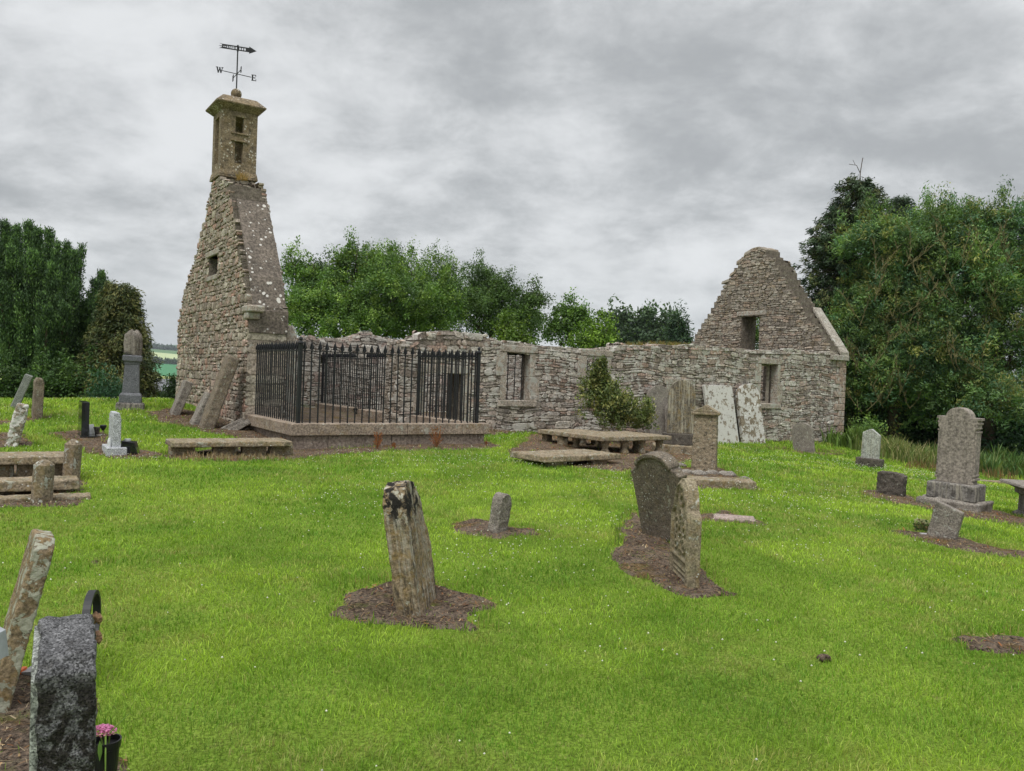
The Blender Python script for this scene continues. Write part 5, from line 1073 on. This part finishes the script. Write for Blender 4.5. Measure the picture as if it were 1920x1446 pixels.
def tree(name, label, cat, ells, dens, nl, L, Wd, crad, pal, base=None, r0=.22, seed=1, mat=None, group=None, up=0, droop=0, lump=.22, fill=.35, var=.25, elong=1.0, sprigs=0, outw=.6, boughs=13):
    R = random.Random(seed); r_ = np.random.default_rng(seed)
    c0 = sum((e[0] for e in ells), np.zeros(3))/len(ells)
    if base is None: base = (c0[0], c0[1], T(c0[0], c0[1]))
    root = empty(name, Matrix.Translation(base)); tag(root, label, cat, group); inv = np.array(base)
    o = limbs(base, [tuple(e[0]+np.array([0, 0, e[1][2]*.2])) for e in ells[:9]], r0, R).build('trunk', M_bark, root, smooth=True); o.matrix_parent_inverse = root.matrix_world.inverted() if False else Matrix.Translation(base).inverted()
    subs = []
    for c, r in ells:       # boughs: smaller rounded masses over each main mass
        nb_ = int(boughs); dd = rdir(r_, nb_*2); dd = dd[dd[:, 2] > -.55][:nb_]
        for q in dd: k_ = r_.uniform(.26, .44); subs.append((c+q*r*r_.uniform(.62, .92), r*np.array([k_, k_, k_*.8])))
    P_, D_ = sprays(subs, dens, r_, lump, .25)
    P2, D2 = sprays(ells, dens*.13, r_, .1, 1.0); P_ = np.concatenate([P_, P2]); D_ = np.concatenate([D_, D2])
    if sprigs:   # upright shoots breaking the outline
        k = r_.integers(0, len(P_), sprigs*6); k = k[D_[k][:, 2] > .35][:sprigs]
        for s_ in range(1, 4): P_ = np.concatenate([P_, P_[k]+np.array([0, 0, 1.])*crad*s_*.8+rdir(r_, len(k))*crad*.3]); D_ = np.concatenate([D_, np.tile([0, 0, 1.], (len(k), 1))])
    V, F, Cc = leaves(P_, D_, crad*(.6+.8*r_.random(len(P_))), nl, L, Wd, pal, seed, up, droop, var, outw, elong)
    print(name, len(F)); np_mesh('crown', V-inv, [F], mat or M_leaf, root, cols=Cc); return root
G_OAK = [(.11, .20, .045), (.14, .24, .05), (.085, .16, .04), (.20, .30, .06), (.07, .13, .04)]
G_LIME = [(.17, .28, .04), (.21, .33, .05), (.12, .21, .04)]
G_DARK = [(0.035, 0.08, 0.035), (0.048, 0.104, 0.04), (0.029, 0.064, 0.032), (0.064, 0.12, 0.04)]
G_YEW = [(0.061, 0.115, 0.043), (0.081, 0.155, 0.049), (0.047, 0.088, 0.038), (0.135, 0.243, 0.061)]
G_ROWAN = [(0.104, 0.195, 0.072), (0.143, 0.247, 0.078), (0.078, 0.143, 0.065), (0.208, 0.312, 0.091), (0.104, 0.208, 0.111), (0.234, 0.247, 0.078), (0.13, 0.221, 0.078)]
# centre trees behind the church
tree('oak_tree', 'big round leafy green tree behind the church beside the belfry', 'tree', [ell(592, 580, 55, 72, 44), ell(660, 562, 75, 72, 45), ell(740, 572, 85, 75, 43), ell(640, 600, 100, 60, 42), ell(790, 590, 80, 70, 44), ell(570, 520, 30, 40, 44), ell(650, 492, 18, 28, 44), ell(710, 512, 40, 30, 45)], 5.5, 44, .13, .08, .34, G_OAK, seed=101, sprigs=60, lump=.16, group='trees behind the church')
tree('beech_tree', 'darker feathery tree with reaching top twigs, middle of those behind the church', 'tree', [ell(770, 530, 55, 42, 50), ell(830, 530, 45, 42, 50), ell(720, 505, 40, 24, 50)], 4.6, 40, .12, .07, .34, G_OAK+G_LIME[:1], seed=102, sprigs=50, lump=.3, group='trees behind the church', elong=1.6)
tree('beech_tree', 'dark spreading tree with a branch reaching out right over the wall', 'tree', [ell(905, 570, 48, 60, 47), ell(930, 545, 36, 34, 47), ell(880, 600, 50, 50, 46), ell(975, 590, 34, 26, 47), ell(1000, 565, 18, 8, 47), ell(945, 610, 50, 36, 47)], 5.5, 40, .12, .07, .32, [(.085, .15, .04), (.12, .20, .05), (.06, .11, .035)], seed=103, sprigs=30, lump=.28, group='trees behind the church', elong=1.7)
tree('sycamore_tree', 'bright loose-leaved young tree over the middle of the wall', 'tree', [ell(1065, 605, 34, 34, 48), ell(1090, 625, 30, 24, 48), ell(1045, 630, 28, 22, 48), ell(1080, 590, 20, 14, 48)], 3.4, 24, .15, .1, .34, [(.12, .22, .05), (.16, .27, .055), (.09, .16, .045)], seed=104, sprigs=16, lump=.3, fill=.5, group='trees behind the church', r0=.12)
tree('sycamore_tree', 'low pale tree between the dark tree and the bright young tree', 'tree', [ell(1005, 622, 30, 30, 50), ell(990, 600, 20, 14, 50)], 3.4, 24, .15, .1, .34, [(.12, .20, .05), (.15, .24, .06)], seed=105, sprigs=12, lump=.3, fill=.5, group='trees behind the church', r0=.12)
tree('bush', 'yellow-green bush just right of the bright young tree', 'bush', [ell(1125, 635, 26, 18, 46), ell(1100, 645, 30, 14, 46)], 6, 22, .17, .1, .35, G_LIME, seed=106, sprigs=10, group='trees behind the church', r0=.1)
tree('bush', 'low golden-green shoots against the dark tree above the wall', 'bush', [ell(945, 632, 22, 16, 40), ell(965, 640, 24, 12, 40)], 2.4, 16, .16, .1, .3, [(.13, .2, .03), (.10, .17, .03)], seed=107, sprigs=10, group='trees behind the church', r0=.08)
# far trees
for i, (px, py, rx, ry, lab) in enumerate(((1150, 628, 16, 20, 'tall poplar-like far tree beside the yellow-green bush'), (1175, 628, 14, 17, 'second far tree from the bush, pale and narrow'), (1200, 632, 16, 18, 'broad far tree third from the bush'), (1225, 628, 18, 18, 'dark round far tree in the middle of the distant row'), (1250, 632, 16, 18, 'dark far tree just left of the distant pointed conifer'))):
    tree('distant_tree', lab, 'tree', [ell(px, py+6, rx, ry*1.3, 150)], .95, 24, .7, .45, 1.3, [(.08, .13, .065), (.10, .155, .075), (.06, .10, .055)], seed=120+i, sprigs=8, lump=.25, group='distant trees over the wall', r0=.3)
tree('distant_conifer', 'distant pointed conifer with drooping boughs beside the far gable', 'conifer', [ell(1273, 640, 18, 14, 120), ell(1272, 622, 12, 12, 120), ell(1269, 610, 6, 10, 120)], .9, 22, .5, .2, 1.0, G_DARK, seed=130, lump=.3, sprigs=6, droop=.5, group='distant trees over the wall')
# right-hand mass: spruce, then rowans with lichened dead twigs
def conifer(name, label, px, ptop, pbot, rpx, v, seed, pal, lev=26, nb=11, L=.30, Wd=.07, group=None, curve=1.0, nl=16):
    R = random.Random(seed); top = at(px, ptop, v); bot = at(px, pbot, v); s = v/FPX; base = Vector((top.x, v, T(top.x, v))); root = empty(name, Matrix.Translation(base)); tag(root, label, 'conifer', group)
    H_ = top.z-base.z; mb = MB(); mb.tube([(0, 0, -.3), (0, 0, H_*.5), (0, 0, H_)], [.28, .17, .02], 9); P_, D_, Rd = [], [], []
    z0_ = bot.z-base.z
    for i in range(lev):
        f = (i+.5)/lev; z = z0_+(H_-z0_)*f; rr = rpx*s*(1-f)**curve*R.uniform(.85, 1.12)+.15
        for k in range(max(4, int(nb*(1-f*.6)))):
            a_ = R.random()*6.28; r2 = rr*R.uniform(.7, 1.12); tip = Vector((math.cos(a_)*r2, math.sin(a_)*r2, z+R.uniform(-.2, .25)-.12*r2)); mb.tube([(0, 0, z), (tip.x*.6, tip.y*.6, z+.02*r2), tuple(tip)], [.03, .02, .006], 4)
            m_ = max(3, int(r2/.28))
            for j in range(m_):
                q = .25+.78*j/m_; P_.append((tip.x*q+R.uniform(-.12, .12), tip.y*q+R.uniform(-.12, .12), z+(tip.z-z)*q+R.uniform(-.12, .1))); D_.append((math.cos(a_), math.sin(a_), -.1)); Rd.append(.24*(1.2-.5*q))
    mb.build('trunk', M_bark, root); V, F, Cc = leaves(np.array(P_), np.array(D_), np.array(Rd), nl, L, Wd, pal, seed, 0, .35, .25, .9)
    np_mesh('crown', V, [F], M_needle, root, cols=Cc); return root, H_, base
sp1, H1, b1 = conifer('spruce_tree', 'tall dark spruce with ragged top rising behind the far gable', 1608, 338, 800, 140, 35, 201, [(.055, .09, .045), (.075, .12, .05), (.04, .07, .038), (.11, .13, .045)], lev=44, nb=24, group='dark trees on the right', curve=.40, nl=34, L=.19, Wd=.05)
# bare leader with two forked twigs above the spruce
mb = MB()
def wpt(px, py, v): p = at(px, py, v)-b1; return tuple(p)
mb.tube([wpt(1612, 350, 36), wpt(1613, 325, 36), wpt(1616, 306, 36), wpt(1618, 296, 36)], [.03, .022, .018, .02], 5); mb.tube([wpt(1613, 325, 36), wpt(1606, 310, 36), wpt(1592, 308, 36)], [.018, .014, .012], 5); mb.tube([wpt(1604, 310, 36), wpt(1599, 300, 36)], [.012, .008], 4)
mb.build('dead_leader', M_bark, sp1)
conifer('spruce_tree', 'second spruce, feathery-topped, between the tall spruce and the rowans', 1690, 372, 700, 110, 38, 202, [(.05, .085, .045), (.07, .11, .05), (.04, .07, .035)], lev=34, nb=20, group='dark trees on the right', curve=.5, nl=30, L=.19, Wd=.05)
def add_twigs(root, spots, v, seed, length=1.3):
    R = random.Random(seed); mb = MB(); b0 = root.matrix_world.translation if False else Vector(root.location)
    for (px, py) in [q for q in spots for _ in range(2)]:
        p = at(px+R.uniform(-8, 8), py+R.uniform(-6, 6), v-R.uniform(-.3, .5))-b0; d = Vector((R.uniform(-1, 1), R.uniform(-.5, .1), R.uniform(.15, 1))).normalized(); prev = p; pts = [p]; 
        for k in range(5): d = (d+Vector((R.uniform(-.3, .3), R.uniform(-.2, .2), .16))).normalized(); pts.append(pts[-1]+d*length*.2)
        mb.tube(pts, [.013, .011, .010, .008, .006, .003], 5)
        for k in range(1, 6):
            for q in range(3):
                d2 = (d+Vector((R.uniform(-1, 1), R.uniform(-.5, .5), R.uniform(-.1, .8)))).normalized(); a_ = pts[k]; b_ = a_+d2*length*R.uniform(.12, .35); mb.tube([a_, a_.lerp(b_, .5)+Vector((0, 0, .03)), b_], [.009, .007, .003], 4)
    mb.build('lichened_twigs', M_twig, root)
rw1 = tree('rowan_tree', 'leafy mid-green tree with yellow lichened dead twigs nearest the church corner', 'tree', [ell(1680, 480, 85, 75, 32), ell(1650, 590, 85, 85, 32), ell(1740, 560, 80, 80, 31.5), ell(1640, 700, 75, 90, 32), ell(1720, 690, 85, 85, 31), ell(1760, 465, 60, 60, 32.5), ell(1600, 640, 40, 80, 32.5)], 8, 46, .15, .04, .28, G_ROWAN, seed=210, sprigs=80, lump=.2, var=.38, boughs=17, group='dark trees on the right', elong=1.4, fill=.3)
add_twigs(rw1, [(1640, 520), (1700, 500), (1640, 560), (1620, 610), (1690, 590), (1640, 690), (1670, 640), (1720, 640), (1610, 700), (1690, 740), (1740, 540), (1655, 760), (1620, 770), (1700, 770), (1760, 590)], 30, 5)
rw2 = tree('rowan_tree', 'tall dense leafy tree filling the right edge behind the large headstone', 'tree', [ell(1800, 440, 60, 58, 31), ell(1870, 452, 62, 62, 30.5), ell(1830, 540, 85, 85, 30), ell(1920, 540, 60, 110, 30), ell(1800, 650, 80, 85, 30), ell(1900, 680, 80, 100, 29.5), ell(1840, 760, 110, 60, 29.5), ell(1950, 450, 50, 60, 30)], 8, 46, .15, .04, .28, G_ROWAN, seed=211, sprigs=90, lump=.2, var=.38, boughs=17, group='dark trees on the right', elong=1.4, fill=.3)
add_twigs(rw2, [(1840, 480), (1810, 500), (1790, 560), (1870, 600), (1800, 700), (1900, 620), (1850, 700), (1890, 760), (1780, 480), (1905, 500), (1860, 540)], 28.6, 6)
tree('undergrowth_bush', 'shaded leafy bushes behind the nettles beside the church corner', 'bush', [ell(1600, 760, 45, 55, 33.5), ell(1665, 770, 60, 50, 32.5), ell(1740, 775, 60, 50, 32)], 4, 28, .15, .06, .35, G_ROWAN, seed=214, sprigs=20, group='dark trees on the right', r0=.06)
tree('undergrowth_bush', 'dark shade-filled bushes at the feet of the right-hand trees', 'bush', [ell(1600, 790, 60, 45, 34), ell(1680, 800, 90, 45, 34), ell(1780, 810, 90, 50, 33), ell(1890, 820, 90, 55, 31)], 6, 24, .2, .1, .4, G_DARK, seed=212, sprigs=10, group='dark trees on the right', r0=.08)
# left: fastigiate yews
def yew(name, label, spires, v, seed, pal, group, pbot=770, crad=.13, px_max=140):
    R = random.Random(seed); r_ = np.random.default_rng(seed); P_, D_ = [], []; s = v/FPX; cx_ = sum(a[0] for a in spires)/len(spires); c = at(cx_, pbot, v); base = Vector((c.x, v, T(c.x, v))); root = empty(name, Matrix.Translation(base)); tag(root, label, 'yew', group); mb = MB()
    for (px, ptop, wp, dv) in spires+[(a_+R.uniform(6, 12), b_+R.uniform(5, 60), c_*.9, d_+R.uniform(-.5, .9)) for a_, b_, c_, d_ in spires if a_ < px_max]:
        tp = at(px, ptop, v+dv); bt = Vector(((tp.x+base.x)/2, v+dv*.6, base.z+.2)); mb.tube([bt, bt.lerp(tp, .5), tp-Vector((0, 0, .5))], [.09, .06, .02], 5)
        n = int((tp.z-bt.z)*wp*s*300)
        for k in range(n):
            f = R.random()**.85; rad = wp*s*.66*min(1, (1-f)*3.0+.08)*(.8+.2*math.sin(f*17+px)); a_ = R.random()*6.28; q = bt.lerp(tp, f); q2 = R.random()**.22
            P_.append((q.x+math.cos(a_)*rad*q2, q.y+math.sin(a_)*rad*q2, q.z)); D_.append((math.cos(a_)*.5, math.sin(a_)*.5, .85))
    # rebase
    o = mb.build('trunk', M_bark, root); o.matrix_parent_inverse = Matrix.Translation(base).inverted()
    V, F, Cc = leaves(np.array(P_), np.array(D_), crad, 26, .085, .028, pal, seed, .8, 0, .4, .8, 1.2)
    np_mesh('crown', V-np.array(base), [F], M_needle, root, cols=Cc)
yew('irish_yew', 'huge dense yew of many upright dark spires filling the left edge', [(-20, 415, 24, 0), (8, 425, 20, .3), (30, 432, 17, -.6), (52, 424, 18, .2), (72, 440, 17, -.5), (92, 440, 18, .3), (108, 462, 15, -.8), (126, 462, 14, .2), (142, 480, 13, -.5), (154, 466, 11, .2), (20, 470, 22, -1.3), (60, 480, 22, -1.4), (100, 505, 22, -1.3), (140, 540, 16, -1.2), (-10, 500, 26, -1.6), (78, 560, 24, -1.8), (120, 580, 20, -1.7), (38, 560, 26, -1.9), (158, 575, 20, .3), (164, 610, 22, .2), (150, 650, 24, -.8), (170, 640, 22, .4)], 26, 301, G_YEW, 'trees on the left')
yew('irish_yew', 'small dark yew with two points between the big yew and the drooping conifer', [(178, 530, 11, 0), (190, 518, 13, .3), (202, 535, 13, -.3), (212, 555, 13, .2), (170, 555, 12, .6), (186, 560, 15, -.8), (172, 570, 10, -.4)], 26.5, 302, G_YEW, 'trees on the left')
conifer('drooping_conifer', 'olive-green drooping conifer behind the urn monument', 226, 542, 772, 74, 25, 303, [(.12, .135, .045), (.085, .11, .04), (.16, .16, .05), (.06, .085, .035)], lev=44, nb=26, L=.13, Wd=.035, group='trees on the left', curve=.62, nl=40)
tree('laurel_hedge', 'rounded dark laurel bushes under the tall yew', 'bush', [ell(20, 745, 55, 45, 24), ell(90, 730, 60, 55, 24), ell(150, 725, 55, 50, 24.3), ell(-30, 730, 50, 50, 24), ell(185, 715, 30, 38, 24.5), ell(170, 660, 22, 40, 26.8), ell(168, 600, 14, 50, 27)], 14, 26, .09, .05, .2, [(.06, .12, .035), (.08, .15, .045), (.045, .085, .03), (.11, .19, .05)], seed=304, sprigs=40, group='trees on the left', r0=.06, lump=.15, fill=.5)
tree('juniper_bush', 'low feathery blue-green juniper beside the urn monument', 'bush', [ell(195, 748, 26, 22, 22.8), ell(215, 758, 16, 12, 22.6)], 11, 18, .11, .03, .2, [(.045, .11, .055), (.035, .085, .045)], seed=305, sprigs=10, group='trees on the left', r0=.04)
tree('sapling', 'young feathery conifer sapling between the house and the leaning slab', 'sapling', [ell(322, 735, 9, 22, 24.5), ell(316, 752, 12, 10, 24.5)], 8, 14, .13, .04, .18, [(.06, .10, .04), (.04, .075, .03)], seed=306, group='trees on the left', r0=.03, lump=.3)
tree('bush', 'greenery glimpsed through the upper opening of the far gable', 'bush', [ell(1412, 640, 22, 42, 36)], 6, 24, .12, .07, .3, G_OAK, seed=213, sprigs=0, r0=.05)
tree('nettle_clump', 'pale green leafy nettle clump at the foot of the church corner', 'weed', [ell(1608, 825, 26, 22, 27.2), ell(1640, 838, 20, 14, 27)], 14, 20, .09, .045, .2, [(.14, .24, .06), (.19, .29, .07), (.10, .18, .05)], seed=215, sprigs=20, r0=.02)
# shrub at the church wall
sb = G(1150, 812); tree('holly_shrub', 'two-lobed olive and yellow tinged shrub against the church wall', 'shrub', [ell(1118, 762, 27, 34, 19.7), ell(1118, 732, 18, 22, 19.8), ell(1145, 778, 30, 28, 19.6), ell(1172, 785, 34, 24, 19.5), ell(1205, 788, 22, 18, 19.4), ell(1128, 714, 6, 10, 19.8), ell(1150, 752, 16, 16, 19.5)], 24, 17, .08, .032, .13, [(.14, .19, .06), (.11, .15, .05), (.21, .25, .07), (.08, .11, .04), (.28, .28, .09)], seed=310, sprigs=110, lump=.32, fill=.5, r0=.03, base=tuple(sb))
# nettles, tall grass and weeds
def weedline(name, label, px0, px1, pyf, n, h, cols, seed, spread=.25, each=9, wid=.02, back=0.0, cat='undergrowth'):
    R = random.Random(seed); P_ = []
    for i in range(n):
        px = px0+(px1-px0)*(i+R.random())/n; g = G(px, pyf(px)); P_.append((g.x+R.gauss(0, spread), g.y+abs(R.gauss(0, spread*2))+back))
    return tufts(name, P_, h, each, cols, .07, 'stuff', label, wid, M_leaf, None, .55)
ln = lambda a, b_, c, d: (lambda x: b_+(d-b_)*(x-a)/(c-a))
weedline('tall_grass', 'tall pale seeding grass under the right-hand trees', 1640, 1770, ln(1640, 852, 1770, 885), 260, .52, [(.22, .24, .08), (.38, .34, .17), (.16, .22, .06), (.12, .18, .05)], 1, .35, 9, .02)
weedline('nettles', 'bright green nettles and weeds against the church corner', 1582, 1650, ln(1582, 838, 1650, 852), 160, .55, [(.14, .23, .05), (.13, .21, .04), (.08, .13, .03)], 2, .25, 9, .045)
weedline('weeds', 'mixed green weeds beyond the long kerb at the right', 1835, 1935, ln(1835, 890, 1935, 895), 240, .55, [(.07, .14, .04), (.10, .18, .05), (.13, .17, .05)], 3, .4, 10, .045)
weedline('dock_stems', 'rusty dead dock stems at the wood edge', 1700, 1920, ln(1700, 880, 1920, 905), 40, .26, [(.24, .13, .07), (.2, .14, .06), (.28, .22, .1)], 4, .2, 7, .015)
def dock(px, py, h, lab, seed, n=26):
    R = random.Random(seed); g = G(px, py); r = empty('dead_dock', Matrix.Translation(g)); tag(r, lab, 'weed', 'dead rusty weeds at the plinth'); mb = MB(); V = []; F = []; Cc = []
    for i in range(n):
        a_ = R.random()*6.28; l_ = h*R.uniform(.3, 1); t_ = Vector((math.cos(a_)*h*.35*R.random(), math.sin(a_)*h*.2*R.random(), l_)); mb.tube([(0, 0, 0), tuple(t_*.5+Vector((0, 0, .02))), tuple(t_)], [.004, .003, .002], 4)
        for k in range(9):
            p = t_*R.uniform(.4, 1); i0 = len(V); sz = R.uniform(.008, .02); b2 = R.random()*6.28
            for u_, v_ in ((-1, 0), (0, -.6), (1, 0), (0, .6)): V.append((p.x+sz*u_*math.cos(b2), p.y+sz*u_*math.sin(b2), p.z+sz*v_*1.4))
            F.append((i0, i0+1, i0+2, i0+3)); Cc += [(R.uniform(.22, .34), R.uniform(.09, .14), .045)]*4
    mb.build('stems', flat('rusty_stem', (.24, .11, .05), .9), r); np_mesh('seed_heads', np.array(V), [np.array(F)], M_needle, r, cols=np.array(Cc))
dock(707, 843, .36, 'rust-red dead dock plant left of the middle of the plinth', 1); dock(818, 840, .46, 'taller rust-red dead dock plant near the right end of the plinth', 2, 30); dock(530, 838, .2, 'small rusty dead weed where the long slab meets the plinth', 3, 16); dock(738, 842, .12, 'tiny straw-coloured weed between the two dead docks', 4, 12); dock(912, 836, .1, 'tiny rusty weed at the right-hand foot of the plinth', 5, 12)
weedline('dry_wall_grass', 'dry straw-coloured grass along the foot of the church wall', 905, 1080, lambda x: 811, 60, .10, [(.32, .24, .14), (.24, .19, .1)], 6, .1, 8, .012)
weedline('dry_wall_grass', 'dry straw-coloured grass at the church corner by the tilting stone', 1440, 1590, ln(1440, 842, 1590, 850), 60, .10, [(.32, .24, .14), (.24, .19, .1), (.15, .2, .06)], 7, .08, 8, .014)
weedline('straw_tufts', 'pale straw tufts in front of the long narrow slab', 330, 520, lambda x: 864, 60, .10, [(.36, .29, .18), (.30, .20, .12)], 8, .06, 7, .009)
# tufts growing on the walls
def wall_tuft(loc, h, n, cols, lab, parent):
    R = np.random.default_rng(int(h*1000)+n); N = n; V = np.zeros((N, 3, 3)); a_ = R.random(N)*6.28; l = h*(.5+.6*R.random(N)); o_ = R.normal(0, .06, (N, 2)); dx = np.cos(a_)*l*.6; dy = np.sin(a_)*l*.6
    V[:, 0] = np.stack([o_[:, 0]-.006, o_[:, 1], 0*l], -1); V[:, 1] = np.stack([o_[:, 0]+.006, o_[:, 1], 0*l], -1); V[:, 2] = np.stack([o_[:, 0]+dx, o_[:, 1]+dy, l], -1)
    c = np.array(cols)[R.integers(0, len(cols), N)]; o = np_mesh('wall_grass', V.reshape(-1, 3)+np.array(loc), [np.arange(N*3).reshape(N, 3)], M_grass, cols=np.repeat(c, 3, 0)); o.parent = parent; o.matrix_parent_inverse = CW_INV
for px in (1180, 1200, 1222, 1240, 1258, 1270, 1286):
    X_, z_ = on_Y(px, 650, YS+.3); wall_tuft(CH(X_, YS+.3, profS(X_)-.02), .16, 60, [(.30, .20, .07), (.22, .17, .07), (.2, .22, .07)], '', church)
wall_tuft(CH(XW+.3, 19.0, profW(19.0)+.02), .2, 120, [(.33, .2, .06), (.28, .2, .08)], '', church)
# house beyond, below the churchyard
hp = at(300, 712, 62); gz = T(hp.x, 62)
house = empty('cottage', Matrix.Translation((hp.x, 62, gz)) @ Matrix.Rotation(-.12, 4, 'Z')); tag(house, 'low slate-roofed cottage glimpsed between the conifer and the belfry gable', 'house')
HH = hp.z-gz; eav = HH-1.55
MB().box(-5, 5, 0, 6, -.5, eav).build('wall', stone('cottage_wall', (.28, .22, .18), (.22, .18, .15), lich=.1, dark=.2, bump=.3), house)
MB().ext([(-3.4, eav-.1), (3.4, eav-.1), (0, HH)], -5.3, 5.3, Matrix.Rotation(math.pi/2, 4, 'Z') @ Matrix.Translation((3, 0, 0))).build('roof', flat('slate', (.16, .165, .18), .7, var=.3, vs_=4), house)
MB().box(-5.3, 5.3, -.5, -.38, eav-.25, eav-.08).build('fascia', flat('white_paint', (.7, .7, .7), .6), house)
for x_ in (-3, -.1, 2.6):
    f_ = MB().box(x_-.6, x_+.6, -.06, .02, eav-1.75, eav-.45).build('window', flat('white_paint', (.7, .7, .7), .6), house)
    MB().box(x_-.5, x_+.5, -.08, -.062, eav-1.65, eav-.55).build('pane', flat('window_glass', (.25, .3, .34), .1, spec=.8), f_)
MB().tube([(.9, -.1, -.3), (.9, -.1, eav)], .06, 6).build('downpipe', flat('white_paint', (.7, .7, .7), .6), house)
# far woods on the hillsides
def belt(name, lab, v, u0, u1, h, n, pal, seed, L):
    r_ = np.random.default_rng(seed); u = u0+(u1-u0)*r_.random(n); vv_ = v+r_.random(n)*v*.02; z = Tn(u, vv_); hh_ = h*(.5+.5*vnoise(u, vv_, v*.03, 7)); P_ = np.stack([u, vv_, z+hh_*r_.random(n)*.9], -1)
    V, F, Cc = leaves(P_, rdir(r_, n), L*.8, 4, L, L*.7, pal, seed, .2, 0, .2); tag(np_mesh(name, V, [F], M_leaf, cols=Cc), lab, kind='stuff')
belt('far_woods', 'dark wood along the far field edge', 1500, -1100, -300, 12, 3000, [(.03, .055, .03), (.04, .07, .035)], 1, 5)
belt('far_woods', 'hazy woodland on the distant hill', 2500, -1900, -500, 14, 4000, [(.03, .055, .035), (.04, .07, .04)], 2, 9)
belt('far_hedge', 'thin hedge line across the yellow-green field', 880, -600, -150, 2.0, 900, [(.05, .07, .03)], 3, 2)
# ------------------------------------------------------------------ haze
hz = MB().box(-4200, 4200, -400, 6200, -30, 124).build('haze', None); tag(hz, 'thin damp air over the valley', kind='stuff')
m = bpy.data.materials.new('haze'); m.use_nodes = True; nt = m.node_tree; nt.nodes.clear(); pv = nd(nt, 'ShaderNodeVolumePrincipled'); pv.inputs['Color'].default_value = (.8, .87, .95, 1); pv.inputs['Density'].default_value = .0001; pv.inputs['Anisotropy'].default_value = 0.0
o_ = nd(nt, 'ShaderNodeOutputMaterial'); nt.links.new(pv.outputs[0], o_.inputs['Volume']); hz.data.materials.append(m)
